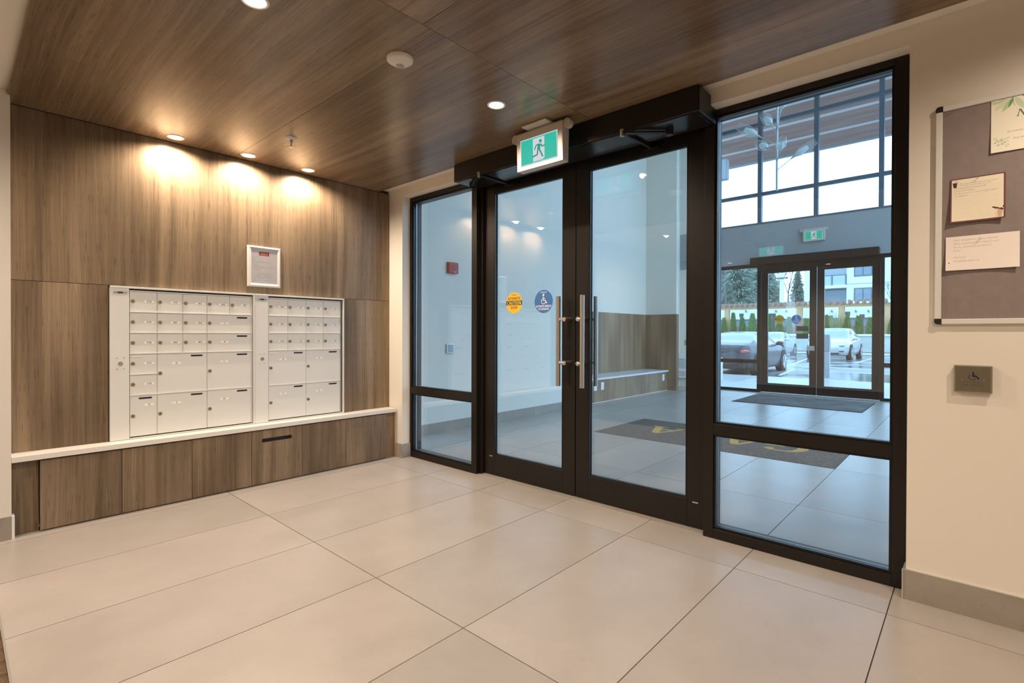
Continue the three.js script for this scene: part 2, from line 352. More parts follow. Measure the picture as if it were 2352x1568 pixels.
// ------------------------------------------------------------------ mailboxes, ledge, cabinet fronts
const numbers = ['314', '319', '403', '406', '407', '315', '401', '404', '316', '402', '405', '317', '318', '408', '411', '414', '417', '409', '412', '415', '418', '410', '413', '416', '419', 'J', 'K', 'H', 'L', 'G', 'I', 'M', 'N', 'P', 'O', 'Q'];
const numTex = canvasTex(1024, 512, (x) => {
  x.fillStyle = '#fdf8ee'; x.fillRect(0, 0, 1024, 512); x.textAlign = 'center'; x.textBaseline = 'middle'; x.fillStyle = '#33302c'; x.font = 'bold 36px sans-serif';
  numbers.forEach((s, i) => x.fillText(s, (i % 8) * 128 + 64, Math.floor(i / 8) * 64 + 32));
});
const numMat = std(0xffffff, 0.5, 0, { map: numTex });
const labelGeo = numbers.map((_, i) => {
  const g = new THREE.ShapeGeometry(slotShape(0.058, 0.0135, 0.0065), 3), p = g.attributes.position, uv = g.attributes.uv;
  for (let k = 0; k < p.count; k++) uv.setXY(k, ((i % 8) * 128 + 64 + p.getX(k) / 0.058 * 126) / 1024, 1 - (Math.floor(i / 8) * 64 + 32 - p.getY(k) / 0.0135 * 34) / 512);
  return g.rotateY(Math.PI / 2);
});
const slotGeo = new THREE.ExtrudeGeometry(slotShape(0.074, 0.0115, 0.0055), { depth: 0.0008, bevelEnabled: false, curveSegments: 4 }).rotateY(Math.PI / 2);
const lockGeo = mergeGeometries([cyl(0.0115, 0.0115, 0.005, 0.0025, 0, 0, 20, 'x'), cyl(0.0085, 0.0085, 0.002, 0.006, 0, 0, 20, 'x')].map(clean));
const keyGeo = bx(0.0069, 0.0076, -0.006, 0.001, -0.0013, 0.0013);
const PX = -4.068;                                     // face of the little doors
const CW = 0.1508, RH = 0.13645, Y0 = 1.4195;
function mailDoor(u, za, c0, c1, r0, r1, no, slot, stripe) {
  const z1 = za - c0 * CW - 0.001, z0 = za - c1 * CW + 0.001, y1 = Y0 - r0 * RH - 0.0055, y0 = Y0 - r1 * RH + 0.002;
  const d = part(u, 'mail_door', bx(PX - 0.012, PX, y0, y1, z0, z1, 0.0012), M.box);
  const ly = r1 - r0 === 1 ? (y0 + y1) / 2 + 0.004 : Y0 - r0 * RH - (r1 - r0) * RH / 2;
  const lock = part(d, 'lock', lockGeo, M.brass); lock.position.set(PX, ly, z1 - 0.016);
  const key = part(d, 'keyway', keyGeo, M.black); key.position.copy(lock.position);
  const i = numbers.indexOf(no), big = c1 - c0 > 1;
  const lz = c1 - c0 === 1 ? z1 - 0.105 : z1 - (big && r1 - r0 === 1 ? 0.115 : 0.112), yy = r1 - r0 === 1 ? ly : y1 - (c1 - c0 === 1 ? 0.063 : 0.066);
  const l = part(d, 'number_label', labelGeo[i], numMat); l.position.set(PX + 0.0006, yy, lz);
  if (slot) { const s = part(d, 'mail_slot', slotGeo, M.black); s.position.set(PX + 0.0001, y1 - 0.018, z0 + 0.065); }
  if (stripe) part(d, 'finger_pull', bx(PX, PX + 0.004, y1 - 0.020, y1 - 0.011, z1 - 0.066, z1 - 0.005, 0.001), M.white);
}
function mailUnit(label, zl, zr, cols, doors, plate) {
  const u = thing('mailbox_unit', label, 'mailbox', 'mailbox units set in the walnut wall'), side = 0.106, za = zl - side + 0.003, zb = za - cols * CW, yt = 1.447, yb = 0.4525;
  part(u, 'recess_back', bx(-4.098, -4.088, yb, yt, zr, zl), M.boxIn);
  const sp = part(u, 'side_panel', bx(-4.09, PX + 0.004, yb, yt, za + 0.002, zl, 0.0015), M.box);
  part(u, 'top_frame', bx(-4.09, PX + 0.008, yt - 0.013, yt, zr, zl, 0.0015), M.box);
  part(u, 'side_frame', bx(-4.09, PX + 0.008, yb, yt - 0.013, zr, zr + 0.011, 0.0015), M.box);
  part(u, 'bottom_frame', bx(-4.09, PX + 0.006, yb, yb + 0.006, zr + 0.011, za, 0.001), M.box);
  part(u, 'door_rim', [bx(-4.088, PX + 0.002, yb + 0.012, Y0 + 0.002, zb - 0.006, zb - 0.0015), bx(-4.088, PX + 0.002, Y0 - 0.0035, Y0 + 0.0035, zb, za)], M.box);
  for (const d of doors) mailDoor(u, za, ...d);
  const rails = [];
  for (const [r, c0, c1] of plate) rails.push(bx(PX - 0.012, PX + 0.006, Y0 - r * RH - 0.0042, Y0 - r * RH + 0.0018, za - c1 * CW, za - c0 * CW));
  part(u, 'shelf_rail', rails, M.box);
  const lk = part(sp, 'lock', lockGeo, M.metal); lk.position.set(PX + 0.004, 0.948, zl - 0.054); lk.scale.set(1, 1.15, 1.15);
  for (const [y, dz] of [[0.985, -0.018], [0.985, 0.018], [0.912, -0.018], [0.912, 0.018]]) part(sp, 'rivet', cyl(0.003, 0.003, 0.002, PX + 0.005, y, zl - 0.054 + dz, 8, 'x'), M.steel);
  part(sp, 'maker_plate', bx(PX + 0.004, PX + 0.0052, 1.396, 1.414, zl - 0.09, zl - 0.018, 0.0005), M.chromeTrim);
  part(sp, 'maker_mark', [bx(PX + 0.0052, PX + 0.0056, 1.4, 1.41, zl - 0.068, zl - 0.04), bx(PX + 0.0052, PX + 0.0056, 1.404, 1.406, zl - 0.086, zl - 0.022)], M.boxIn);
}
mailUnit('larger white mailbox unit with five columns and doors 314 to 407', 2.193, 1.313, 5, [
  [0, 1, 0, 1, '314'], [1, 2, 0, 1, '319'], [2, 3, 0, 1, '403'], [3, 4, 0, 1, '406'], [4, 5, 0, 1, '407'],
  [0, 1, 1, 2, '315'], [1, 2, 1, 2, '401'], [2, 3, 1, 2, '404'], [3, 5, 1, 2, 'J', true], [0, 1, 2, 3, '316'], [1, 2, 2, 3, '402'], [2, 3, 2, 3, '405'], [3, 5, 2, 3, 'K', true],
  [0, 1, 3, 4, '317', false, true], [0, 1, 4, 5, '318'], [1, 3, 3, 5, 'H', true], [3, 5, 3, 5, 'L', true], [0, 1, 5, 7, 'G', true], [1, 3, 5, 7, 'I', true], [3, 5, 5, 7, 'M', true]],
  [[1, 0, 5], [2, 0, 5], [3, 0, 5], [4, 0, 1], [5, 0, 5]]);
mailUnit('smaller white mailbox unit with four columns and doors 408 to 419', 1.311, 0.567, 4, [
  [0, 1, 0, 1, '408'], [1, 2, 0, 1, '411'], [2, 3, 0, 1, '414'], [3, 4, 0, 1, '417'], [0, 1, 1, 2, '409'], [1, 2, 1, 2, '412'], [2, 3, 1, 2, '415'], [3, 4, 1, 2, '418'],
  [0, 1, 2, 3, '410'], [1, 2, 2, 3, '413'], [2, 3, 2, 3, '416'], [3, 4, 2, 3, '419'], [0, 2, 3, 5, 'N', true, true], [2, 4, 3, 5, 'P', true], [0, 2, 5, 7, 'O', true], [2, 4, 5, 7, 'Q', true]],
  [[1, 0, 4], [2, 0, 4], [3, 0, 4], [5, 0, 4]]);
tag(part(scene, 'wall_shelf', bx(-4.09, -3.958, 0.418, 0.4505, 0.0985, 2.647, 0.002), M.stone), 'long off-white stone ledge under the mailboxes', 'shelf');
{
  const c = thing('base_cabinet', 'low walnut panelled cabinet under the white mailbox ledge', 'cabinet');
  part(c, 'carcass', bx(-4.088, -4.0, 0.0, 0.416, 0.19, 2.53), M.black);
  const zs = [2.53, 2.148, 1.759, 1.369, 0.984, 0.598, 0.192], g = 0.0016;
  for (let i = 0; i < 6; i++) {
    const z1 = zs[i] - g, z0 = zs[i + 1] + g, zc = (z0 + z1) / 2, yc = 0.208, w = z1 - z0, h = 0.402;
    const sh = new THREE.Shape([[-w / 2, -h / 2], [w / 2, -h / 2], [w / 2, h / 2], [-w / 2, h / 2]].map((q) => new THREE.Vector2(...q)));
    if (i === 3) sh.holes.push(new THREE.Path(slotShape(0.228, 0.03, 0.008).getPoints(6).map((v) => v.add(new THREE.Vector2(-0.004, 0.123)))));
    const e = new THREE.ExtrudeGeometry(sh, { depth: 0.02, bevelEnabled: false }).rotateY(Math.PI / 2).translate(-3.994, yc, zc);
    uvm(e.index ? e.toNonIndexed() : e, 'y', i * 0.31, i * 0.53);
    const d = part(c, 'cabinet_door', e, i % 2 ? M.wood : M.wood2);
    if (i === 3) part(d, 'drop_slot', bx(-3.9999, -3.9945, 0.30, 0.365, zc - 0.135, zc + 0.135), M.black);
  }
}
{ // framed notice
  const p = thing('picture_frame', 'white picture frame with a printed notice above the mailboxes', 'picture frame');
  const z0 = 1.11, z1 = 1.359, y0 = 1.502, y1 = 1.815, t = 0.026;
  const prof = (a, b, c, d) => { // mitred rail with a rounded face, from corner a to b (outer) and c to d (inner)
    const v = [], q = [[0, 0.004], [0.12, 0.013], [0.45, 0.018], [0.8, 0.016], [1, 0.0135]];
    const P = (e, k, h) => [WOODX + h, lerp(e[0][0], e[1][0], k), lerp(e[0][1], e[1][1], k)];
    for (let i = -1; i < q.length; i++) { const [k0, h0] = i < 0 ? [0, 0] : q[i], [k1, h1] = i + 1 < q.length ? q[i + 1] : [1, 0]; const A = P([a, c], k0, h0), B = P([b, d], k0, h0), C = P([a, c], k1, h1), D = P([b, d], k1, h1); v.push(...A, ...B, ...D, ...A, ...D, ...C); }
    const g = new THREE.BufferGeometry().setAttribute('position', new THREE.Float32BufferAttribute(v, 3)); g.computeVertexNormals(); return uvm(g);
  };
  const O = [[y0, z0], [y0, z1], [y1, z1], [y1, z0]], I = [[y0 + t, z0 + t], [y0 + t, z1 - t], [y1 - t, z1 - t], [y1 - t, z0 + t]];
  const fm = std(lin(0.72, 0.70, 0.67), 0.4, 0, { side: THREE.DoubleSide });
  for (let i = 0; i < 4; i++) part(p, 'frame_rail', prof(O[i], O[(i + 1) % 4], I[i], I[(i + 1) % 4]), fm);
  part(p, 'backing', bx(WOODX, WOODX + 0.011, y0 + t - 0.006, y1 - t + 0.006, z0 + t - 0.006, z1 - t + 0.006), M.white);
  const paper = canvasTex(512, 680, (x, w, h) => {
    x.fillStyle = '#fbf4f4'; x.fillRect(0, 0, w, h); x.fillStyle = '#d0584a'; x.fillRect(150, 40, 200, 78);
    x.fillStyle = '#f4e9e4'; x.font = 'bold 44px serif'; x.textAlign = 'center'; x.fillText('GALA', 255, 100);
    x.fillStyle = 'rgba(70,60,65,0.55)';
    let y = 150; const L = [[30, 120], 0, [30, 90], [30, 50], [60, 330], [30, 400], 0, [30, 130], [60, 150], [40, 440], [80, 430], [80, 200], [80, 180], [110, 150], 0, [110, 400], [110, 380], [110, 400], [50, 440], [50, 400], [50, 420], 0, [30, 440], [30, 90]];
    for (const l of L) { if (l) for (let q = l[0]; q < l[1]; q += 22) x.fillRect(q, y, 8 + ((q * 7 + y * 3) % 12), 4); y += 21; }
  });
  part(p, 'printed_notice', plane(z1 - z0 - 2 * t, y1 - y0 - 2 * t, WOODX + 0.0115, (y0 + y1) / 2, (z0 + z1) / 2, Math.PI / 2), std(0xffffff, 0.6, 0, { map: paper }));
  part(p, 'pane', bx(WOODX + 0.0122, WOODX + 0.0128, y0 + t - 0.002, y1 - t + 0.002, z0 + t - 0.002, z1 - t + 0.002), M.clear);
}

// ------------------------------------------------------------------ ceiling fittings
function potLight(label, x, z, y, group, power = POT) {
  const p = thing('ceiling_light', label, 'light', group); p.position.set(x, y, z);
  part(p, 'trim_ring', lathe([[0.0405, 0.004], [0.0405, -0.001], [0.047, -0.0045], [0.052, -0.0025], [0.0535, 0.0]], 36), M.white);
  part(p, 'diffuser', cyl(0.0405, 0.0405, 0.002, 0, -0.0005, 0, 36), M.glow);
  const s = new THREE.SpotLight(WARM, power, 0, 1.42, 0.5); s.position.set(0, -0.012, 0); s.target.position.set(0, -1, 0); s.name = 'lamp'; s.castShadow = true; s.shadow.radius = 0.55;
  p.add(s, s.target);
  return p;
}
const GW = 'wall washing pot lights over the mailboxes';
for (const [z, l] of [[1.856, 'round pot light over the larger mailbox unit beside the white wall end'], [1.393, 'round pot light between the two mailbox units'], [0.938, 'round pot light over the smaller mailbox unit']]) potLight(l, -3.968, z, CEIL, GW, POT * 0.8);
potLight('round pot light in the walnut ceiling beside the exit sign', -2.03, 0.77, CEIL);
potLight('round pot light in the walnut ceiling beyond the white ceiling sensor', -2.105, 2.065, CEIL);
const GR = 'pot lights over the rest of the lobby';
for (const [x, z, l] of [[0.62, 0.77, 'close to the bulletin board wall'], [0.62, 2.065, 'behind the bulletin board pot light']]) potLight('round pot light in the walnut ceiling ' + l, x, z, CEIL, GR, POT * 0.85);
for (const [x, z, l] of [[-3.1, 3.5, 'nearest the mailbox alcove'], [-0.6, 3.9, 'in the middle of the carpeted lobby'], [1.9, 3.5, 'by the plain right wall'], [-3.39, 6.9, 'far along the mailbox side wall'], [-0.6, 6.4, 'far along the middle of the lobby'], [-2.04, 8.25, 'closest to the rear wall'], [1.5, 7.0, 'far along the plain right wall']]) potLight('round pot light in the white ceiling ' + l, x, z, DRY, GR);
{
  const s = thing('ceiling_sensor', 'white domed occupancy sensor on the walnut ceiling', 'sensor'); s.position.set(-2.03, CEIL, 1.432);
  part(s, 'housing', lathe([[0.0, -0.036], [0.02, -0.0355], [0.03, -0.032], [0.052, -0.018], [0.061, -0.012], [0.063, 0]].reverse(), 40), M.plastic);
  part(s, 'lens', lathe([[0, -0.043], [0.012, -0.042], [0.019, -0.038], [0.021, -0.0345]].reverse(), 28), std(lin(0.42, 0.40, 0.37), 0.35));
}
{
  const s = thing('sprinkler_head', 'sprinkler head in a clear wire guard near the mailboxes', 'sprinkler'); s.position.set(-3.405, CEIL, 1.33);
  part(s, 'escutcheon', lathe([[0.0, -0.012], [0.02, -0.012], [0.034, -0.006], [0.038, 0]].reverse(), 32), M.white);
  part(s, 'body', [cyl(0.01, 0.012, 0.02, 0, -0.02, 0, 14), cyl(0.004, 0.004, 0.03, 0, -0.04, 0, 8)], M.metal);
  part(s, 'frame_arm', [rod([-0.011, -0.028, 0], [-0.004, -0.058, 0], 0.002), rod([0.011, -0.028, 0], [0.004, -0.058, 0], 0.002)], M.metal);
  part(s, 'deflector', cyl(0.015, 0.015, 0.002, 0, -0.06, 0, 20), M.metal);
  for (const y of [-0.028, -0.05, -0.08]) part(s, 'guard_ring', new THREE.TorusGeometry(0.039, 0.0022, 6, 28).rotateX(Math.PI / 2).translate(0, y, 0), M.clear);
  part(s, 'guard_wire', [0, 1, 2].map((k) => { const a = k * 2.094; return rod([0.039 * Math.cos(a), -0.01, 0.039 * Math.sin(a)], [0.028 * Math.cos(a), -0.095, 0.028 * Math.sin(a)], 0.0018, 0.0018, 5); }), M.clear);
}
// running man exit signs
const manTex = (flip, arrow) => canvasTex(512, 300, (x, w, h) => {
  if (flip) { x.translate(w, 0); x.scale(-1, 1); }
  x.fillStyle = '#eef6fb'; x.fillRect(0, 0, w, h); x.fillStyle = '#3fd9bd'; x.fillRect(10, 10, w - 20, h - 20);
  x.fillStyle = '#f1f3fb'; x.beginPath(); x.moveTo(178, 22); x.lineTo(338, 22); x.lineTo(338, 250); x.quadraticCurveTo(334, 276, 296, 280); x.lineTo(178, 280); x.fill();
  x.strokeStyle = x.fillStyle = '#2fae9b'; x.lineCap = 'butt'; x.lineJoin = 'round';
  x.beginPath(); x.arc(284, 66, 19, 0, 7); x.fill();
  x.lineWidth = 40; x.beginPath(); x.moveTo(268, 98); x.lineTo(256, 158); x.stroke();
  x.lineWidth = 15; x.beginPath(); x.moveTo(262, 92); x.lineTo(222, 106); x.lineTo(200, 150); x.stroke();
  x.beginPath(); x.moveTo(284, 96); x.lineTo(308, 132); x.lineTo(344, 126); x.stroke();
  x.lineWidth = 19; x.beginPath(); x.moveTo(264, 150); x.lineTo(290, 200); x.lineTo(314, 250); x.stroke();
  x.beginPath(); x.moveTo(248, 152); x.lineTo(238, 210); x.lineTo(170, 224); x.stroke();
});
function exitSign(label, two) {
  const s = thing('exit_sign', label, 'exit sign');
  // housing: thicker at the top, face towards +z
  const sh = new THREE.Shape([[-0.022, 0], [0.022, 0], [0.030, 0.215], [0.026, 0.222], [-0.026, 0.222], [-0.030, 0.215]].map((q) => new THREE.Vector2(...q)));
  const g = new THREE.ExtrudeGeometry(sh, { depth: 0.346, bevelEnabled: true, bevelSize: 0.006, bevelThickness: 0.006, bevelSegments: 2 }).rotateY(-Math.PI / 2).translate(0.173, 0, 0);
  part(s, 'housing', g, M.signBodyDimmed);
  const tilt = Math.atan(0.008 / 0.215);
  for (const sd of two ? [1, -1] : [1]) {
    const t = manTex(false), f = part(s, 'sign_panel', new THREE.BoxGeometry(0.286, 0.158, 0.003).translate(0, 0, 0.0), new THREE.MeshPhysicalMaterial({ color: 0x0c0c0c, roughness: 0.9, specularIntensity: 0.15, emissive: 0xffffff, emissiveMap: t, emissiveIntensity: 0.72 }));
    f.position.set(0, 0.098, sd * 0.0325); f.rotation.set(sd * tilt, sd < 0 ? Math.PI : 0, 0); if (sd < 0) f.rotation.x = -tilt * -1;
    f.userData.label = 'glowing green running man panel';
  }
  for (const sd of [-1, 1]) {
    const hd = part(s, 'lamp_head', cyl(0.026, 0.028, 0.034, sd * 0.2, 0.205, 0.006, 24, 'z'), M.signBodyDimmed);
    part(hd, 'lens', cyl(0.021, 0.021, 0.003, sd * 0.2, 0.205, 0.0235, 20, 'z'), std(lin(0.55, 0.5, 0.42), 0.25));
    part(hd, 'neck', rod([sd * 0.176, 0.205, 0], [sd * 0.2, 0.205, 0], 0.009, 0.009, 10), M.signBodyDimmed);
  }
  return s;
}
{
  const s = exitSign('green running man exit sign with two lamp heads hanging beside the door operator', true); s.position.set(-2.017, 2.2015, 0.368); s.scale.setScalar(1.034);
  part(s, 'canopy', bx(-0.095, 0.095, 0.2325, 0.2465, -0.05, 0.085, 0.006), M.signBodyDimmed);
  part(s, 'neck', new THREE.ExtrudeGeometry(new THREE.Shape([[-0.07, 0.236], [0.07, 0.236], [0.062, 0.230], [0.05, 0.215], [-0.05, 0.215], [-0.062, 0.230]].map((q) => new THREE.Vector2(...q))), { depth: 0.04, bevelEnabled: false }).translate(0, 0, -0.02), M.signBodyDimmed);
  const r = exitSign('exit sign hanging in the rear lobby, seen mirrored in the wide sidelight', true); r.position.set(-1.97, 2.167, 4.32); r.children.filter((q) => q.name === 'sign_panel').forEach((q) => { q.material.emissiveIntensity = 1.7; });
  part(r, 'neck', bx(-0.05, 0.05, 0.21, 0.3175, -0.02, 0.02), M.signBodyDimmed);
}

// ------------------------------------------------------------------ bulletin board wall
const WZ = 0.084;
{
  const b = thing('bulletin_board', 'grey felt bulletin board in a white frame with black corners', 'bulletin board');
  const x0 = -0.118, x1 = 1.08, y0 = 1.192, y1 = 2.098, t = 0.022;
  part(b, 'felt_panel', bx(x0 + 0.01, x1 - 0.01, y0 + 0.01, y1 - 0.01, WZ, WZ + 0.010), M.felt);
  part(b, 'frame_rail', bx(x0 + t, x1 - t, y1 - t, y1, WZ, WZ + 0.018, 0.003), M.alu); part(b, 'frame_rail', bx(x0 + t, x1 - t, y0, y0 + t, WZ, WZ + 0.018, 0.003), M.alu);
  part(b, 'frame_rail', bx(x0, x0 + t, y0 + t, y1 - t, WZ, WZ + 0.018, 0.003), M.alu); part(b, 'frame_rail', bx(x1 - t, x1, y0 + t, y1 - t, WZ, WZ + 0.018, 0.003), M.alu);
  for (const [cx, cy, sx, sy] of [[x0, y0, 1, 1], [x1, y0, -1, 1], [x0, y1, 1, -1], [x1, y1, -1, -1]]) {
    const s = new THREE.Shape(); s.moveTo(t, 0); s.lineTo(t, t); s.lineTo(0, t); s.lineTo(0, 0.011); s.absarc(0.011, 0.011, 0.011, Math.PI, 1.5 * Math.PI);
    const g = new THREE.ExtrudeGeometry(s, { depth: 0.0195, bevelEnabled: false }); g.scale(sx, sy, 1);
    g.computeVertexNormals(); part(b, 'corner_cap', g.translate(cx, cy, WZ), M.black);
  }
}
const FZ = WZ + 0.010;
function sheet(name, label, cat, x0, y0, w, h, tex, curl, tilt = 0, mat) { // paper pinned at the top, its lower corners lifting off
  const g = new THREE.PlaneGeometry(w, h, 12, 10), p = g.attributes.position;
  for (let i = 0; i < p.count; i++) { const u = p.getX(i) / w, v = 0.5 - p.getY(i) / h; p.setZ(i, 0.002 + curl * (v * v * (0.55 + 0.9 * u * u * 2) + 0.35 * Math.max(0, Math.abs(u) - 0.2))); }
  g.computeVertexNormals();
  const m = part(scene, name, g, mat || std(0xffffff, 0.7, 0, { map: tex, side: THREE.DoubleSide }));
  m.position.set(x0 + w / 2, y0 + h / 2, FZ); m.rotation.z = tilt;
  return tag(m, label, cat);
}
const scrawl = (x, x0, y, x1, a, s) => { x.beginPath(); x.moveTo(x0, y); let q = s; for (let u = x0; u < x1; u += 4) { q = (q * 16807) % 2147483647; x.lineTo(u, y + Math.sin(u * 0.55 + s) * a * (0.4 + (q % 100) / 130) - ((q >> 7) % 9 === 0 ? a : 0)); if ((q >> 4) % 11 === 0) x.moveTo(u + 7, y); } x.stroke(); };
sheet('poster', 'cream poster with green watercolour leaves at the top of the bulletin board', 'poster', 0.051, 1.868, 0.30, 0.207, canvasTex(900, 660, (x, w, h) => {
  x.fillStyle = '#f3ecda'; x.fillRect(0, 0, w, h);
  const leafD = (cx, cy, l, b, a, c) => { x.save(); x.translate(cx, cy); x.rotate(a); x.fillStyle = c; x.beginPath(); x.moveTo(0, 0); x.quadraticCurveTo(l * 0.45, -b, l, 0); x.quadraticCurveTo(l * 0.45, b, 0, 0); x.fill(); x.restore(); };
  for (const [a, b, c, d, e, f] of [[190, 0, 190, 50, 2.1, 'rgba(150,190,130,0.55)'], [190, 0, 130, 30, 1.9, 'rgba(90,150,90,0.75)'], [200, 0, 200, 55, 1.1, 'rgba(175,205,160,0.55)'], [260, 0, 180, 45, 0.5, 'rgba(95,150,90,0.8)'], [330, 0, 200, 50, 0.4, 'rgba(70,130,80,0.75)'], [160, 0, 190, 60, 2.35, 'rgba(205,220,185,0.6)'], [130, 5, 130, 34, 2.8, 'rgba(160,195,140,0.6)'], [420, 0, 190, 46, 0.9, 'rgba(150,185,130,0.6)']]) leafD(a, b, c, d, e, f);
  x.strokeStyle = '#8a9b7a'; x.lineWidth = 4; x.beginPath(); x.moveTo(190, 0); x.quadraticCurveTo(185, 60, 200, 110); x.stroke();
  for (let i = 0; i < 22; i++) leafD(20 + (i * 37) % 120, 560 + (i * 23) % 90 - 60, 40, 9, -1.2 + (i % 5) * 0.6, 'rgba(150,165,115,0.6)');
  x.fillStyle = '#5c6a58'; x.font = 'italic 120px serif'; x.fillText('N', 205, 250);
  x.fillStyle = '#8d8b80'; x.font = '29px sans-serif'; x.fillText('All notices', 138, 432); x.fillText('Any un', 190, 522);
}), 0.006, 0.0);
sheet('note_card', 'maroon bordered ruled note card with handwriting and flower pots', 'note', -0.07, 1.607, 0.164, 0.181, canvasTex(640, 700, (x, w, h) => {
  x.fillStyle = '#6f3b3f'; x.fillRect(0, 0, w, h); x.fillStyle = '#f0e4cd'; x.fillRect(18, 16, w - 38, h - 38);
  x.strokeStyle = '#cdb69b'; x.lineWidth = 2; for (let y = 150; y < h - 60; y += 27) { x.beginPath(); x.moveTo(36, y); x.lineTo(w - 40, y); x.stroke(); }
  x.strokeStyle = '#a39a96'; x.lineWidth = 2; [[100, 98, 560], [60, 128, 480], [50, 165, 430], [50, 205, 300], [50, 245, 560], [50, 285, 210]].forEach(([a, y, b], i) => scrawl(x, a, y - 6, b, 11, i + 2));
  x.fillStyle = '#3a2b22'; x.beginPath(); x.moveTo(28, 62); x.lineTo(84, 62); x.lineTo(74, 140); x.lineTo(40, 140); x.fill(); x.fillStyle = '#e0cfc0'; x.beginPath(); x.arc(66, 42, 22, 0, 7); x.fill(); x.beginPath(); x.arc(90, 50, 14, 0, 7); x.fill();
  x.fillStyle = '#d3ac98'; x.beginPath(); x.moveTo(545, 560); x.lineTo(612, 560); x.lineTo(596, 672); x.lineTo(560, 672); x.fill(); x.fillStyle = '#e7d2b2'; x.fillRect(528, 590, 26, 80);
  x.fillStyle = '#5a2a2c'; for (let i = 0; i < 13; i++) { x.beginPath(); x.ellipse(505 + (i * 43) % 120, 515 + (i * 17) % 46, 15, 9, i, 0, 7); x.fill(); }
}), 0.014, 0.0);
sheet('paper_note', 'plain white paper note with faint pencil handwriting below the note card', 'note', -0.083, 1.413, 0.218, 0.139, canvasTex(800, 510, (x, w, h) => {
  x.fillStyle = '#f4e8df'; x.fillRect(0, 0, w, h); x.fillStyle = '#c7b0a6'; x.font = 'italic 36px sans-serif';
  ['Dear Neighbors,  does anyone', 'have a parking stall they\'d rent', 'for an extended period of', 'time ?', '', 'Text/call'].forEach((s, i) => x.fillText(s, 85, 70 + i * 52));
  x.strokeStyle = '#bda397'; x.lineWidth = 3; scrawl(x, 90, 375, 380, 10, 5);
  x.fillStyle = '#1c1513'; x.beginPath(); x.ellipse(38, 395, 10, 6, 0, 0, 7); x.fill();
}), 0.012, 0.0);
function pin(label, x, y, z, group) {
  const p = thing('push_pin', label, 'push pin', group); p.position.set(x, y, z); p.rotation.x = Math.PI / 2 - 0.25;
  part(p, 'head', lathe([[0, 0.014], [0.0042, 0.0138], [0.0045, 0.0115], [0.0028, 0.0105], [0.0026, 0.005], [0.0048, 0.0035], [0.005, 0.0018], [0, 0.001]].reverse(), 14), M.clear);
  part(p, 'needle', cyl(0.0005, 0.0005, 0.006, 0, -0.001, 0, 6), M.metal);
}
pin('clear push pin alone in the corner of the felt board', -0.078, 2.06, FZ, 'spare push pins in the board corner'); pin('clear push pin alone in the corner of the felt board', -0.062, 2.068, FZ, 'spare push pins in the board corner');
pin('clear push pin holding the corner of the leafy poster', 0.058, 2.068, FZ + 0.002); pin('clear push pin holding the maroon note card', 0.012, 1.778, FZ + 0.003); pin('clear push pin holding the plain white note', 0.02, 1.533, FZ + 0.003);
{
  const p = thing('push_plate', 'square steel push to open plate with blue wheelchair symbol', 'push plate');
  const x0 = -0.055, x1 = 0.062, y0 = 0.914, y1 = 1.026, xc = (x0 + x1) / 2, yc = (y0 + y1) / 2;
  part(p, 'box', bx(x0 + 0.002, x1 - 0.002, y0 + 0.002, y1 - 0.002, WZ, WZ + 0.016, 0.003), M.steel);
  part(p, 'plate', bx(x0, x1, y0, y1, WZ + 0.017, WZ + 0.024, 0.006), M.steel);
  const t = canvasTex(512, 512, (x, w, h) => {
    x.fillStyle = '#8d8371'; x.fillRect(0, 0, w, h); x.strokeStyle = x.fillStyle = '#20285a'; x.lineCap = 'round'; x.lineJoin = 'round';
    x.beginPath(); x.arc(262, 120, 15, 0, 7); x.fill(); x.lineWidth = 22; x.beginPath(); x.moveTo(262, 150); x.lineTo(262, 200); x.lineTo(315, 204); x.lineTo(345, 246); x.stroke(); x.lineWidth = 12; x.beginPath(); x.moveTo(265, 172); x.lineTo(308, 172); x.stroke();
    x.lineWidth = 9; x.beginPath(); x.arc(255, 212, 58, 0.6, 4.0); x.stroke();
    x.font = '40px sans-serif'; x.textAlign = 'center'; const sp = (s, y, g) => { let u = 256 - (s.length - 1) * g / 2; for (const c of s) { x.fillText(c, u, y); u += g; } }; sp('PUSH', 336, 50); sp('TO OPEN', 396, 46);
  });
  part(p, 'printed_face', plane(x1 - x0 - 0.014, y1 - y0 - 0.014, xc, yc, WZ + 0.0243), std(0xffffff, 0.35, 0.75, { map: t }));
  for (const s of [-1, 1]) part(p, 'screw', cyl(0.003, 0.003, 0.002, xc + s * 0.033, yc - 0.004, WZ + 0.0245, 12, 'z'), M.metal);
}

// ------------------------------------------------------------------ vestibule shell
const VZ = -7.85, VX = -4.57, VH = 6.0;
{
  const w = thing('wall_vestibule_left', 'white vestibule side wall with grey base and a seating nook', 'wall', null, 'structure');
  part(w, 'side_wall', bx(-4.7, VX, 0, VH, -3.70, -0.12), M.paint);
  part(w, 'nook_back', bx(-5.3, -5.10, 0, VH, -7.0, -3.6), M.paint);
  part(w, 'nook_side', bx(-5.10, VX, 0, VH, -3.82, -3.70), M.paint);
  part(w, 'end_pier', bx(-5.3, -4.43, 0, VH, -7.06, -6.965), M.paint);
  part(w, 'return_wall', bx(-4.9, -4.75, 0, VH, -7.9, -7.06), M.paint);
  part(w, 'nook_panel', bx(-5.10, -5.09, 0.4, 1.545, -6.95, -3.83, 0, 'y', 0.2, 0.1), M.wood2);
  part(w, 'nook_panel', bx(-5.09, -4.43, 0, 1.545, -6.965, -6.95, 0, 'y', 0.8, 0.5), M.wood2);
  part(w, 'nook_panel', bx(-4.43, -4.418, 0, 1.545, -7.06, -6.95, 0, 'y', 0.1, 0.9), M.wood2);
}
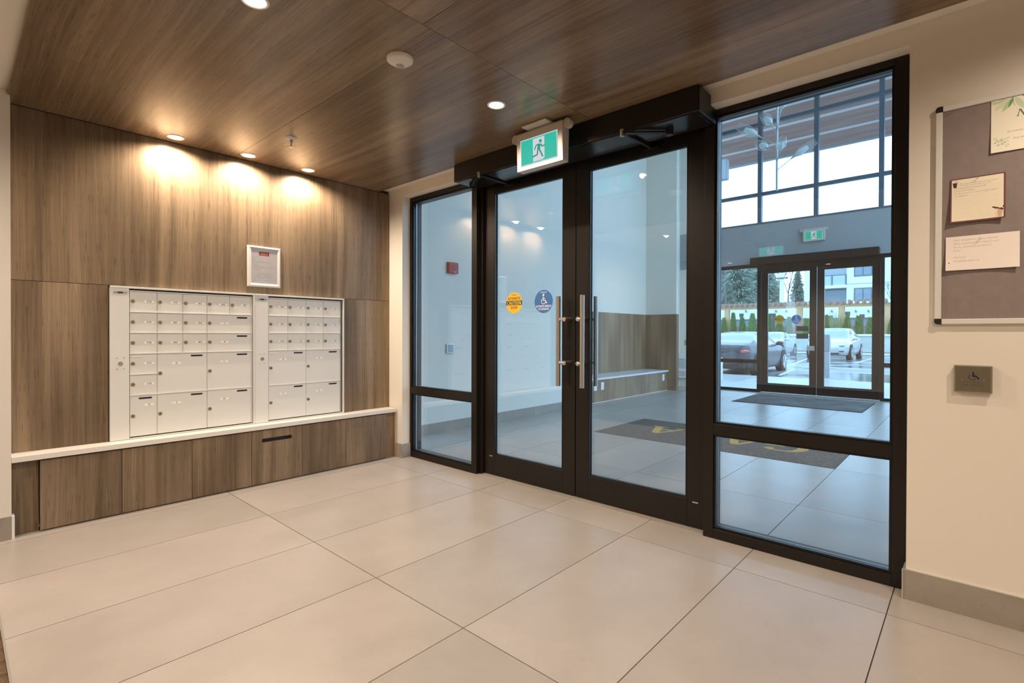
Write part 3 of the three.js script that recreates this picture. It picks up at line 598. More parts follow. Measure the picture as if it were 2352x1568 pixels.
{
  const b = thing('baseboard_vestibule', 'grey tile baseboard along the white vestibule wall', 'baseboard', null, 'structure');
  part(b, 'base_tile', bx(VX, VX + 0.01, 0, 0.116, -3.70, -2.62), M.baseTile); part(b, 'base_tile', bx(VX, VX + 0.01, 0, 0.116, -2.616, -0.126), M.baseTile);
}
{
  const c = thing('ceiling_vestibule', 'high white vestibule ceiling', 'ceiling', null, 'structure'); part(c, 'ceiling_slab', bx(-5.4, 0.8, VH, VH + 0.15, -8.0, -0.02), M.ceilWhite);
}
{ // outer facade: grey band over the doors, glass above and below
  const w = thing('wall_facade', 'grey wall band above the outer entrance doors', 'wall', null, 'structure');
  part(w, 'band', bx(-5.3, 0.6, 2.535, 3.31, VZ - 0.12, VZ), M.grey);
  part(w, 'wall_end', bx(-5.3, -3.97, 0, 2.535, VZ - 0.12, VZ), M.paint);
  part(w, 'wall_end', bx(-5.3, -4.0, 3.31, VH, VZ - 0.12, VZ), M.paint);
}
fixedLight('window_3', 'outer sidelight left of the entrance doors with cars behind it', -3.97, -3.09, 0, 2.535, [[0.577, 0.63]], VZ, 0.1, 0.05, 0.06, 0.045, 0.06, false, M.glassOut);
fixedLight('window_4', 'outer sidelight right of the entrance doors', -1.17, -0.3, 0, 2.535, [[0.592, 0.645]], VZ, 0.1, 0.045, 0.05, 0.04, 0.06, false, M.glassOut);
fixedLight('window_5', 'further outer sidelight beyond the entrance doors', -0.3, 0.6, 0, 2.535, [[0.592, 0.645]], VZ, 0.1, 0.05, 0.05, 0.04, 0.06, false, M.glassOut);
{
  const f = thing('trim_2', 'black frame and operator header over the outer entrance doors', 'door frame', null, 'structure');
  part(f, 'header', bx(-3.25, -1.18, 2.5, 2.64, VZ, VZ + 0.16, 0.003), M.frame);
  part(f, 'head', bx(-3.09, -1.17, 2.40, 2.535, VZ - 0.1, VZ), M.frame);
  part(f, 'threshold', bx(-3.09, -1.17, 0, 0.006, VZ - 0.1, VZ + 0.02), M.chromeTrim);
}
for (const [n, l, x0, x1] of [['door_3', 'outer glazed entrance door leaf with round yellow and blue stickers', -3.085, -2.134], ['door_4', 'outer glazed entrance door leaf with a lock plate', -2.126, -1.175]]) {
  const d = thing(n, l, 'door', null, 'structure'), z1 = VZ - 0.03, z0 = VZ - 0.075, s = 0.115;
  part(d, 'stile', bx(x0, x0 + s, 0.012, 2.40, z0, z1), M.frame); part(d, 'stile', bx(x1 - s, x1, 0.012, 2.40, z0, z1), M.frame);
  part(d, 'bottom_rail', bx(x0 + s, x1 - s, 0.012, 0.19, z0, z1), M.frame); part(d, 'top_rail', bx(x0 + s, x1 - s, 2.335, 2.40, z0, z1), M.frame);
  part(d, 'pane', bx(x0 + s, x1 - s, 0.19, 2.335, VZ - 0.056, VZ - 0.05), M.glassOut);
  if (n === 'door_3') {
    for (const [u, half] of [[1790, 0], [1829, 1]]) { const q = at(u, 733, 'z', VZ - 0.047); discSticker(d, half ? 'access_sticker' : 'caution_sticker', half ? 'round blue wheelchair sticker' : 'round yellow caution sticker', half, 0.085, q.x, q.y, VZ - 0.0485); }
    for (const [v0, v1] of [[748.5, 760], [766, 777.5]]) { const a = at(1829, v1, 'z', VZ - 0.047), b = at(1856.5, v0, 'z', VZ - 0.047); part(d, 'hours_sticker', bx(a.x, b.x, a.y, b.y, VZ - 0.0495, VZ - 0.0485), std(lin(0.028, 0.06, 0.062), 0.6)); }
  } else { const a = at(1852, 805, 'z', VZ), b = at(1870, 794.5, 'z', VZ); part(d, 'lock_plate', bx(a.x, b.x, a.y, b.y, z1, z1 + 0.012, 0.002), M.metal); }
}
{ // tall upper glazing over the entrance
  const w = thing('window_6', 'tall upper window grid over the entrance with blue grey mullions', 'window', null, 'structure');
  const mm = std(lin(0.10, 0.135, 0.17), 0.4, 0.2), xs = [-4.0, -3.128, -2.152, -1.17, -0.2, 0.6], ys = [3.33, 3.91, 5.285, VH];
  part(w, 'sill', bx(-4.0, 0.6, 3.31, 3.345, VZ - 0.1, VZ + 0.005), mm);
  part(w, 'head', bx(-4.0, 0.6, VH - 0.05, VH, VZ - 0.1, VZ), mm);
  for (const x of xs) part(w, 'mullion', bx(x - 0.036, x + 0.036, 3.345, VH - 0.05, VZ - 0.1, VZ), mm);
  for (const y of [3.91, 5.29]) for (let i = 0; i + 1 < xs.length; i++) part(w, 'transom', bx(xs[i] + 0.036, xs[i + 1] - 0.036, y - 0.03, y + 0.03, VZ - 0.095, VZ - 0.01), mm);
  for (let i = 0; i + 1 < xs.length; i++) for (let j = 0; j < 3; j++) part(w, 'pane', bx(xs[i] + 0.036, xs[i + 1] - 0.036, j ? ys[j] + 0.03 : 3.345, j === 2 ? VH - 0.05 : ys[j + 1] - 0.03, VZ - 0.056, VZ - 0.05), M.glassOut);
}
{ // unseen side: glazing added to light the floor, solid length to dim opposite wall
  const v = thing('wall_vestibule_right', 'unseen cream vestibule side wall shaped to dim the fire alarm wall', 'wall', null, 'structure');
  part(v, 'side_wall', bx(0.6, 0.75, 0, VH, -1.9, -0.12), M.paint);
  const w = thing('window_7', 'unseen tall side glazing added to light the vestibule floor', 'window', null, 'structure'), st = 5.95 / 4;
  for (let i = 0; i < 5; i++) part(w, 'mullion', bx(0.6, 0.72, 0, VH, Math.min(-7.85 + i * st, -1.96), Math.min(-7.79 + i * st, -1.9)), M.frame);
  for (const y of [0, 2.5, 4.2, VH - 0.06]) part(w, 'transom', bx(0.6, 0.72, y, y + 0.06, -7.85, -1.9), M.frame);
  for (let i = 0; i < 4; i++) for (const [a, b] of [[0.06, 2.5], [2.56, 4.2], [4.26, VH - 0.06]]) part(w, 'pane', bx(0.655, 0.661, a, b, -7.79 + i * st, -7.85 + (i + 1) * st), M.glassOut);
}
// ------------------------------------------------------------------ vestibule things
{
  const b = thing('bench', 'built-in wood fronted bench with pale top in the vestibule nook', 'bench');
  part(b, 'seat_top', bx(-5.088, -4.575, 0.378, 0.41, -6.945, -3.825, 0.003), std(lin(0.72, 0.73, 0.74), 0.35));
  part(b, 'front_panel', bx(-4.625, -4.605, 0, 0.378, -6.945, -3.825, 0, 'y', 0.3, 0.2), M.wood2);
  part(b, 'floor_strip', bx(-4.605, -4.598, 0, 0.006, -6.945, -3.825), M.white);
}
for (const [u0, v0, u1, v1, l] of [[1364.5, 887, 1370, 895.5, 'white outlet on the bench front nearest the glass door handles'], [1380, 876, 1387, 894, 'white outlet on the bench front in the middle of the nook'], [1521, 858, 1526, 872, 'white outlet on the bench front by the wood end panel']]) {
  const a = at(u0, v1, 'x', -4.604), b = at(u1, v0, 'x', -4.604), y = Math.max(0.2, Math.min(a.y, 0.21));
  const t = thing('outlet', l, 'outlet', 'outlets on the bench front'), zc = (a.z + b.z) / 2;
  part(t, 'cover_plate', bx(-4.605, -4.599, 0.205, 0.33, zc - 0.045, zc + 0.045, 0.002), M.white);
  part(t, 'socket', bx(-4.599, -4.597, 0.235, 0.3, zc - 0.017, zc + 0.017, 0.001), M.plastic);
}
{
  const o = thing('outlet', 'white outlet low on the vestibule wall behind the narrow sidelight', 'outlet'); part(o, 'cover_plate', bx(VX, VX + 0.006, 0.302, 0.417, -1.137, -1.065, 0.002), M.white); part(o, 'socket', bx(VX + 0.006, VX + 0.008, 0.325, 0.395, -1.118, -1.084, 0.001), M.plastic);
  const f = thing('fire_alarm', 'red fire alarm horn on the white vestibule wall', 'fire alarm');
  part(f, 'back_box', bx(VX, VX + 0.012, 1.855, 1.985, -1.185, -1.03, 0.004), M.red);
  part(f, 'horn_body', bx(VX + 0.012, VX + 0.05, 1.85, 1.982, -1.18, -1.035, 0.014), M.red);
  part(f, 'horn_grille', cyl(0.036, 0.036, 0.004, VX + 0.051, 1.925, -1.1, 24, 'x'), std(lin(0.3, 0.04, 0.04), 0.5));
  const ft = canvasTex(256, 64, (x) => { x.fillStyle = '#a3383a'; x.fillRect(0, 0, 256, 64); x.fillStyle = '#e9d9d4'; x.font = 'bold 56px sans-serif'; x.textAlign = 'center'; x.textBaseline = 'middle'; x.fillText('FIRE', 128, 34); });
  part(f, 'lettering', plane(0.075, 0.02, VX + 0.0504, 1.868, -1.125, Math.PI / 2), std(0xffffff, 0.5, 0, { map: ft }));
  const p = thing('push_plate', 'small steel push plate on the white vestibule wall below the fire alarm', 'push plate');
  part(p, 'plate', bx(VX, VX + 0.022, 0.912, 1.025, -1.135, -1.02, 0.005), M.brushed); part(p, 'printed_face', bx(VX + 0.022, VX + 0.0225, 0.922, 1.015, -1.125, -1.03), std(lin(0.25, 0.26, 0.26), 0.4, 0.6));
}
{ // cabinet heater and plate on the facade wall end
  const h = thing('wall_heater', 'white cabinet heater with louvred grilles low on the far vestibule wall', 'heater');
  part(h, 'case', bx(-4.745, -4.15, 0.2, 0.72, VZ, VZ + 0.14, 0.006), M.white);
  for (const [y0, y1] of [[0.40, 0.62], [0.23, 0.34]]) for (const [x0, x1] of [[-4.715, -4.565], [-4.545, -4.395], [-4.375, -4.2]]) {
    const g = part(h, 'grille', bx(x0, x1, y0, y1, VZ + 0.1395, VZ + 0.1405), std(lin(0.22, 0.24, 0.25), 0.6));
    for (let y = y0 + 0.008; y < y1 - 0.01; y += 0.02) part(g, 'louvre', bx(x0, x1, y, y + 0.009, VZ + 0.1405, VZ + 0.145), M.white);
  }
  const p = thing('push_plate', 'dark steel push plate on the far vestibule wall above the heater', 'push plate'); part(p, 'plate', bx(-4.63, -4.52, 0.9, 1.015, VZ, VZ + 0.02, 0.004), M.steel);
  part(p, 'printed_face', bx(-4.62, -4.53, 0.91, 1.005, VZ + 0.02, VZ + 0.0205), std(lin(0.25, 0.22, 0.18), 0.4, 0.6));
}
// floor mats
const matTex = mottle([92, 88, 84], 0.35, 300, [0.9, 0.9], 512, 0.35);
const galaTex = (() => {
  const nz = pnoise(400, 200, 77), n2 = pnoise(90, 50, 78);
  return canvasTex(2048, 1024, (x, w, h) => {
    x.fillStyle = '#5d5954'; x.fillRect(0, 0, w, h); x.fillStyle = '#d0a055'; x.font = 'bold 500px serif'; x.textAlign = 'center'; x.textBaseline = 'alphabetic';
    ['G', 'A', 'L', 'A'].forEach((c, i) => x.fillText(c, 440 + i * 378, 700));
    const im = x.getImageData(0, 0, w, h), d = im.data;
    for (let j = 0; j < h; j++) for (let i = 0; i < w; i++) { const k = 0.55 + 0.75 * nz(i / w, j / h) + 0.2 * (n2(i / w, j / h) - 0.5), o = (j * w + i) * 4, gold = d[o] > 150 ? 0.35 : 1; for (let c = 0; c < 3; c++) d[o + c] = clamp(d[o + c] * lerp(1, k, gold), 0, 255); }
    x.putImageData(im, 0, 0);
  });
})();
{
  const m = thing('floor_mat', 'dark inset mat with large gold GALA lettering in the vestibule floor', 'mat');
  part(m, 'rubber_base', bx(-3.277, -0.862, -0.012, -0.001, -3.416, -2.186), M.black);
  const g = new THREE.PlaneGeometry(2.405, 1.222).rotateX(-Math.PI / 2).rotateY(Math.PI).translate(-2.0695, 0.003, -2.801);
  part(m, 'printed_pile', g, std(0xffffff, 0.95, 0, { map: galaTex }));
  part(m, 'edge_strip', [bx(-3.277, -0.862, -0.006, 0.002, -2.19, -2.186), bx(-3.277, -0.862, -0.006, 0.002, -3.416, -3.412), bx(-3.277, -3.272, -0.006, 0.002, -3.412, -2.19), bx(-0.867, -0.862, -0.006, 0.002, -3.412, -2.19)], M.black);
  const n = thing('floor_mat', 'plain grey mat in front of the outer entrance doors', 'mat');
  part(n, 'pile', bx(-3.02, -1.2, 0.0005, 0.01, -7.45, -6.08, 0.003, 'z'), std(0xffffff, 0.95, 0, { map: matTex }));
  part(n, 'rubber_edge', bx(-3.04, -1.18, 0.0, 0.004, -7.47, -6.06), M.gasket);
}
{ // branching pendant with blown glass tulips
  const c = thing('chandelier', 'branching white metal chandelier with clear glass tulip shades in the vestibule', 'chandelier'), Z = -4.0;
  const met = std(lin(0.55, 0.60, 0.62), 0.4, 0.3), sx = -1.803;
  part(c, 'stem', rod([sx, 2.926, Z], [sx, VH, Z], 0.013, 0.013, 12), met);
  part(c, 'canopy', cyl(0.07, 0.07, 0.03, sx, VH - 0.015, Z, 24), met);
  // attachment height, shade base, shade mouth (measured), depth swing, shade width
  const A = [[3.60, [-1.904, 3.811], [-2.04, 4.0], -0.12, 0.062], [3.66, [-1.735, 3.88], [-1.668, 4.005], 0.10, 0.055], [3.49, [-2.005, 3.63], [-2.235, 3.80], 0.08, 0.062], [3.385, [-1.945, 3.509], [-2.09, 3.635], -0.1, 0.062], [3.28, [-1.733, 3.363], [-1.66, 3.47], 0.16, 0.055], [3.175, [-1.62, 3.32], [-1.40, 3.46], -0.05, 0.055]];
  for (const [y, b, m, dz, r] of A) {
    const B = new THREE.Vector3(b[0], b[1], Z + dz), E2 = new THREE.Vector3(m[0], m[1], Z + dz * 1.8), dir = E2.clone().sub(B), L = dir.length(), q = new THREE.Quaternion().setFromUnitVectors(new THREE.Vector3(0, 1, 0), dir.clone().normalize());
    const arm = part(c, 'arm', rod([sx, y, Z], B, 0.005, 0.0045, 8), met);
    part(arm, 'socket', rod(B.clone().addScaledVector(dir.clone().normalize(), -0.05), B.clone().addScaledVector(dir.clone().normalize(), 0.02), 0.008, 0.016, 12), met);
    const shp = (k, e) => lathe([[0.012, 0], [r * 0.55 * k, L * 0.12 * e], [r * k, L * 0.38 * e], [r * 0.98 * k, L * 0.55 * e], [r * 0.72 * k, L * 0.85 * e], [r * 0.62 * k, L * e]], 20);
    const sh = part(c, 'glass_shade', shp(1, 1).applyQuaternion(q).translate(B.x, B.y, B.z), M.shade || (M.shade = new THREE.MeshPhysicalMaterial({ color: lin(0.93, 0.97, 0.97), roughness: 0.06, transmission: 0.92, thickness: 0, ior: 1.5, side: THREE.DoubleSide })));
    part(c, 'inner_shade', shp(0.72, 0.62).applyQuaternion(q).translate(B.x, B.y, B.z), M.frost);
  }
}
{
  const s = exitSign('green running man exit sign on the grey band above the outer doors', false);
  const a = at(1846, 552, 'z', VZ + 0.06), b = at(1893, 526, 'z', VZ + 0.06); s.position.set((a.x + b.x) / 2, 2.87, VZ + 0.035);
  const t = thing('exit_sign_arrow', 'exit sign with arrow hanging in the rear lobby, seen mirrored in the wide sidelight', 'exit sign'); t.position.set(-1.91, 2.2, 3.15);
  part(t, 'housing', bx(-0.012, 0.012, 0, 0.2, -0.19, 0.19, 0.004), M.clear);
  part(t, 'hanger', bx(-0.03, 0.03, 0.2, 0.2845, -0.1, 0.1, 0.004), M.white);
  const ar = new THREE.Shape([[-0.15, -0.014], [0.0, -0.014], [0.0, -0.05], [0.06, 0], [0.0, 0.05], [0.0, 0.014], [-0.15, 0.014]].map((q) => new THREE.Vector2(...q)));
  part(t, 'arrow_mark', new THREE.ShapeGeometry(ar).rotateY(-Math.PI / 2).translate(-0.0125, 0.1, 0), std(lin(0.2, 0.5, 0.45), 0.5));
}

// ------------------------------------------------------------------ outdoors: walk, parking lot, canopy
const GY = -0.15;
{
  const a = thing('parking_lot', 'wet grey asphalt parking lot with puddles', 'ground', null, 'structure');
  const n1 = pnoise(9, 9, 501), n2 = pnoise(37, 37, 502), n3 = pnoise(230, 230, 503);
  const wet = (u, v) => clamp((0.6 * n1(u, v) + 0.4 * n2(u, v) - 0.42) * 5, 0, 1);
  const col = dataTex(512, 512, (u, v) => { const k = lerp(1, 0.72, wet(u, v)) * (0.88 + 0.24 * n3(u, v)); return [118 * k, 121 * k, 124 * k]; }, [24, 24]);
  const rgh = dataTex(512, 512, (u, v) => { const k = lerp(0.5, 0.12, wet(u, v)) * 255; return [k, k, k]; }, [24, 24], false);
  part(a, 'asphalt', bx(-90, 60, GY - 0.2, GY, -95, -12.1, 0, 'z'), std(0xffffff, 1, 0, { map: col, roughnessMap: rgh }));
  const paint = std(lin(0.62, 0.63, 0.63), 0.4);
  for (const [a0, b0] of [[[1822, 836], [1858, 822]], [[1965, 833], [2040, 814]], [[1790, 862], [1822, 848]]]) { const p = at(a0[0], a0[1], 'y', GY), q = at(b0[0], b0[1], 'y', GY); part(a, 'bay_line', bar([p.x, GY + 0.002, p.z], [q.x, GY + 0.002, q.z], 0.1, 0.006), paint); }
  for (const v of [841.5, 851]) { const p = at(1850, v, 'y', GY); part(a, 'lane_line', bx(-12, 8, GY, GY + 0.004, p.z - 0.06, p.z + 0.06), paint); }
  const w = thing('walkway', 'pale wet concrete walkway outside the entrance doors', 'ground', null, 'structure');
  const m = std(0xffffff, 0.28, 0, { map: mottle([176, 176, 174], 0.1, 610, [5, 5], 512) });
  for (let i = -8; i < 8; i++) for (let j = 0; j < 2; j++) part(w, 'slab', bx(i * 2.1 + 0.006, i * 2.1 + 2.094, -0.3, -0.02, -12.1 + j * 2.08 + 0.006, -12.1 + (j + 1) * 2.08 - 0.006, 0.008, 'z', i, j), m);
  part(w, 'kerb', bx(-17, 17, -0.3, -0.02, -12.28, -12.1, 0.02), std(lin(0.42, 0.42, 0.42), 0.4));
  const side = thing('side_ground', 'paved ground beside the building', 'ground', null, 'structure');
  part(side, 'paving', bx(0.75, 60, -0.35, -0.02, -12.1, -0.14), std(lin(0.42, 0.42, 0.42), 0.6));
}
{ // timber soffit of the entrance canopy: wide boards with pale joint strips
  const c = thing('canopy', 'timber soffit canopy with pale strips projecting over the entrance', 'canopy');
  const wd = std(0xffffff, 0.6, 0, { map: woodTex([152, 112, 100], [190, 146, 130], 640) }), st = std(lin(0.66, 0.60, 0.57), 0.6);
  const e = [-7.97, -9.05, -10.16, -11.3, -12.45];
  for (let i = 0; i < 4; i++) { part(c, 'soffit_board', bx(-9, 0.9, 6.0, 6.06, e[i + 1] + 0.085, e[i] - 0.085, 0, 'x'), wd); if (i) part(c, 'joint_strip', bx(-9, 0.9, 6.005, 6.05, e[i] - 0.085, e[i] + 0.085), st); }
  part(c, 'fascia', bx(-9, 0.9, 5.98, 6.35, -12.52, -12.405), std(lin(0.36, 0.38, 0.40), 0.6));
  part(c, 'roof_deck', bx(-9, 0.9, 6.06, 6.3, -12.41, -7.97), std(lin(0.3, 0.3, 0.3), 0.8));
}
{ // brick column under the canopy with a painted bolted beam bracket
  const c = thing('entrance_column', 'brick column with white base and bolted steel bracket under the canopy', 'column');
  const p = at(1657, 874, 'y', -0.02), x1 = p.x, z = -9.95;
  const bt = (() => { const n = pnoise(64, 64, 71); return dataTex(256, 256, (u, v) => { const row = Math.floor(v * 8), f = v * 8 - row, cx = u * 4 + (row % 2) * 0.5, g = f < 0.14 || cx - Math.floor(cx) < 0.06; const k = 0.85 + 0.3 * n(u, v); return g ? [190, 188, 184] : [168 * k, 150 * k, 138 * k]; }, [0.9, 0.6]); })();
  part(c, 'brick_shaft', bx(x1 - 0.62, x1 - 0.06, 0.55, 5.0, z - 0.2, z), std(0xffffff, 0.85, 0, { map: bt }));
  part(c, 'base_block', bx(x1 - 0.66, x1 - 0.01, -0.02, 0.55, z - 0.22, z + 0.03, 0.01), std(lin(0.72, 0.73, 0.74), 0.6));
  const q = at(1675, 410, 'z', z - 0.3), bm = std(lin(0.46, 0.52, 0.57), 0.5);
  part(c, 'beam_end', bx(q.x - 1.0, q.x, 5.0, 5.5, z - 0.3, z - 0.1, 0.02), bm);
  part(c, 'raking_post', bar([x1 - 0.22, 3.4, z - 0.18], [q.x - 0.42, 5.05, z - 0.2], 0.16, 0.26), bm);
  for (const [dx, y] of [[-0.36, 5.34], [-0.28, 5.34], [-0.36, 5.2], [-0.28, 5.2]]) part(c, 'bolt', cyl(0.02, 0.02, 0.03, q.x + dx, y, z - 0.14, 8, 'z'), M.grey);
}
{
  const p = thing('intercom_pedestal', 'pale grey pedestal with flat panel standing outside the entrance doors', 'pedestal');
  const b = at(1896, 868, 'y', -0.02), a = at(1881, 806, 'z', b.z), e = at(1906, 768, 'z', b.z), pm = std(lin(0.42, 0.45, 0.47), 0.45);
  part(p, 'post', bx(b.x - 0.16, b.x + 0.09, -0.02, a.y, b.z - 0.12, b.z, 0.01), pm);
  part(p, 'panel', bx(b.x - 0.2, e.x, a.y, e.y, b.z - 0.14, b.z + 0.02, 0.01), std(lin(0.3, 0.33, 0.36), 0.4));
}

// ------------------------------------------------------------------ cars
function curve(pts) { return (z) => { if (z <= pts[0][0]) return pts[0][1]; for (let i = 1; i < pts.length; i++) if (z <= pts[i][0]) { const t = (z - pts[i - 1][0]) / (pts[i][0] - pts[i - 1][0]); return lerp(pts[i - 1][1], pts[i][1], t * t * (3 - 2 * t) * 0.5 + t * 0.5); } return pts[pts.length - 1][1]; }; }
function car(label, o) {
  const c = thing('car', label, 'car', 'parked cars'), L = o.len, hw = o.wid / 2, N = 64;
  const R = curve(o.roof), D = curve(o.belt), B = curve(o.under), W = curve(o.plan);
  const S = [];
  for (let i = 0; i <= N; i++) {
    const z = -L / 2 + L * i / N, w = W(z) * hw, d = D(z), r = Math.max(R(z), d + 0.02), b = B(z), up = r - d, k = clamp(up / 0.35, 0, 1);
    const rw = w * lerp(0.86, 0.70, k), inner = w * lerp(0.9, 0.93, k);
    S.push({ z, ring: [[0, b], [w * 0.8, b], [w * 0.95, b + 0.05], [w, lerp(b, d, 0.35)], [w, lerp(b, d, 0.62)], [w * 0.985, d - 0.07], [inner, d], [lerp(inner, rw, 0.06), d + up * 0.05], [rw, r - 0.055 * k - 0.005], [rw * 0.86, r - 0.015 * k], [rw * 0.45, r - 0.002], [0, r]] });
  }
  const m = 12, pos = [], cols = 2 * m - 1;
  for (const s of S) for (let j = 0; j < cols; j++) { const q = j < m ? s.ring[j] : s.ring[2 * m - 2 - j], sg = j < m ? 1 : -1; pos.push(sg * q[0], q[1], s.z); }
  const idx = { body: [], side: [], front: [], back: [] };
  for (let i = 0; i < N; i++) for (let j = 0; j < cols - 1; j++) {
    const a = i * cols + j, b = a + 1, e = a + cols, f = e + 1, z = (S[i].z + S[i + 1].z) / 2, jj = j < m - 1 ? j : cols - 2 - j;
    let t = 'body';
    const up = R(z) - D(z);
    if (jj === 7 && up > 0.14 && z > o.side[0] && z < o.side[1] && !o.pillars.some(([p, q]) => z > p && z < q)) t = 'side';
    if (jj >= 8 && z > o.wind[0] && z < o.wind[1]) t = 'front';
    if (jj >= 8 && z > o.rear[0] && z < o.rear[1]) t = 'back';
    idx[t].push(a, e, b, b, e, f);
  }
  for (const [i, rev] of [[0, false], [N, true]]) { const k = pos.length / 3; pos.push(0, (S[i].ring[0][1] + S[i].ring[11][1]) / 2, S[i].z); for (let j = 0; j < cols - 1; j++) idx.body.push(...(rev ? [k, i * cols + j + 1, i * cols + j] : [k, i * cols + j, i * cols + j + 1])); }
  const all = new THREE.BufferGeometry().setAttribute('position', new THREE.Float32BufferAttribute(pos, 3)); all.setIndex([...idx.body, ...idx.side, ...idx.front, ...idx.back]); all.computeVertexNormals();
  // outward test on the side of the body
  { const n = all.attributes.normal; const v = Math.floor(N / 2) * cols + 4; if (n.getX(v) < 0) { for (const k in idx) for (let i = 0; i < idx[k].length; i += 3) { const t = idx[k][i]; idx[k][i] = idx[k][i + 1]; idx[k][i + 1] = t; } all.setIndex([...idx.body, ...idx.side, ...idx.front, ...idx.back]); all.computeVertexNormals(); } }
  const sub = (k) => { const g = new THREE.BufferGeometry(); g.setAttribute('position', all.attributes.position); g.setAttribute('normal', all.attributes.normal); g.setIndex(idx[k]); return g.toNonIndexed(); };
  const gl = std(o.glass || lin(0.10, 0.13, 0.15), 0.05, 0.3);
  part(c, 'body', sub('body'), o.paint); part(c, 'side_window', sub('side'), gl); part(c, 'windshield', sub('front'), gl); part(c, 'rear_window', sub('back'), gl);
  const rubber = std(lin(0.02, 0.02, 0.022), 0.8), rim = std(lin(0.42, 0.43, 0.44), 0.3, 0.8), dark = std(lin(0.015, 0.016, 0.018), 0.7), wr = o.wheel;
  for (const z of o.axles) for (const s of [-1, 1]) {
    const x = s * (hw - 0.115), w = new THREE.Group(); w.name = 'wheel'; w.position.set(x, wr, z); c.add(w);
    part(w, 'arch', cyl(wr + 0.06, wr + 0.06, 0.2, s * 0.018, 0.015, 0, 32, 'x'), dark);
    part(w, 'tyre', lathe([[wr * 0.7, -0.1], [wr * 0.95, -0.11], [wr, -0.085], [wr, 0.085], [wr * 0.95, 0.11], [wr * 0.7, 0.1]], 36).rotateZ(Math.PI / 2).translate(s * 0.028, 0, 0), rubber);
    part(w, 'rim', lathe([[wr * 0.7, -0.1], [wr * 0.72, 0.105], [wr * 0.66, 0.1], [wr * 0.62, 0.03], [0, 0.02]], 32).rotateZ(-s * Math.PI / 2).translate(s * 0.03, 0, 0), dark);
    for (let k = 0; k < o.spokes; k++) { const a = k * 2 * Math.PI / o.spokes; part(w, 'spoke', rod([s * 0.115, 0, 0], [s * 0.13, Math.sin(a) * wr * 0.67, Math.cos(a) * wr * 0.67], 0.022, 0.028, 6), rim); }
    part(w, 'rim_edge', new THREE.TorusGeometry(wr * 0.68, 0.014, 6, 32).rotateY(Math.PI / 2).translate(s * 0.132, 0, 0), rim);
  }
  for (const s of [-1, 1]) { const mz = o.mirror; part(c, 'mirror', new THREE.SphereGeometry(1, 14, 10).scale(0.12, 0.075, 0.065).translate(s * (hw + 0.06), D(mz) + 0.06, mz), o.paint); part(c, 'mirror_arm', rod([s * (hw - 0.1), D(mz) - 0.01, mz], [s * (hw + 0.04), D(mz) + 0.02, mz], 0.02), dark); }
  // lamps that follow the body skin
  const skin = (z, j0, j1, z0, z1, lift) => { const v = [], n = 10; const P = (zz, f, s) => { const i = clamp((zz + L / 2) / L * N, 0, N - 0.001), a = S[Math.floor(i)].ring, b = S[Math.floor(i) + 1].ring, t = i - Math.floor(i), jj = Math.floor(f), g = f - jj; const q = (r) => [lerp(r[jj][0], r[Math.min(jj + 1, 11)][0], g), lerp(r[jj][1], r[Math.min(jj + 1, 11)][1], g)]; const A = q(a), Bq = q(b); return [s * (lerp(A[0], Bq[0], t) + lift), lerp(A[1], Bq[1], t), zz]; };
    for (const s of [-1, 1]) for (let k = 0; k < n; k++) { const za = lerp(z0, z1, k / n), zb = lerp(z0, z1, (k + 1) / n), a = P(za, j0, s), b = P(zb, j0, s), e = P(za, j1, s), f = P(zb, j1, s); v.push(...a, ...b, ...e, ...b, ...f, ...e); }
    const g = new THREE.BufferGeometry().setAttribute('position', new THREE.Float32BufferAttribute(v, 3)); g.computeVertexNormals(); return g; };
  o.extra?.(c, { skin, D, B, W, hw, L, gl, dark });
  c.position.set(o.at[0], GY, o.at[1]); c.rotation.y = o.turn;
  return c;
}
const carWhite = new THREE.MeshPhysicalMaterial({ color: lin(0.42, 0.43, 0.43), roughness: 0.35, clearcoat: 1, clearcoatRoughness: 0.05 });
const carGrey = new THREE.MeshPhysicalMaterial({ color: lin(0.034, 0.041, 0.052), roughness: 0.5, metalness: 0.0, clearcoat: 0.4, clearcoatRoughness: 0.08 });
const redLamp = std(lin(0.62, 0.05, 0.06), 0.2), lampGlass = std(lin(0.45, 0.48, 0.5), 0.15, 0.2);
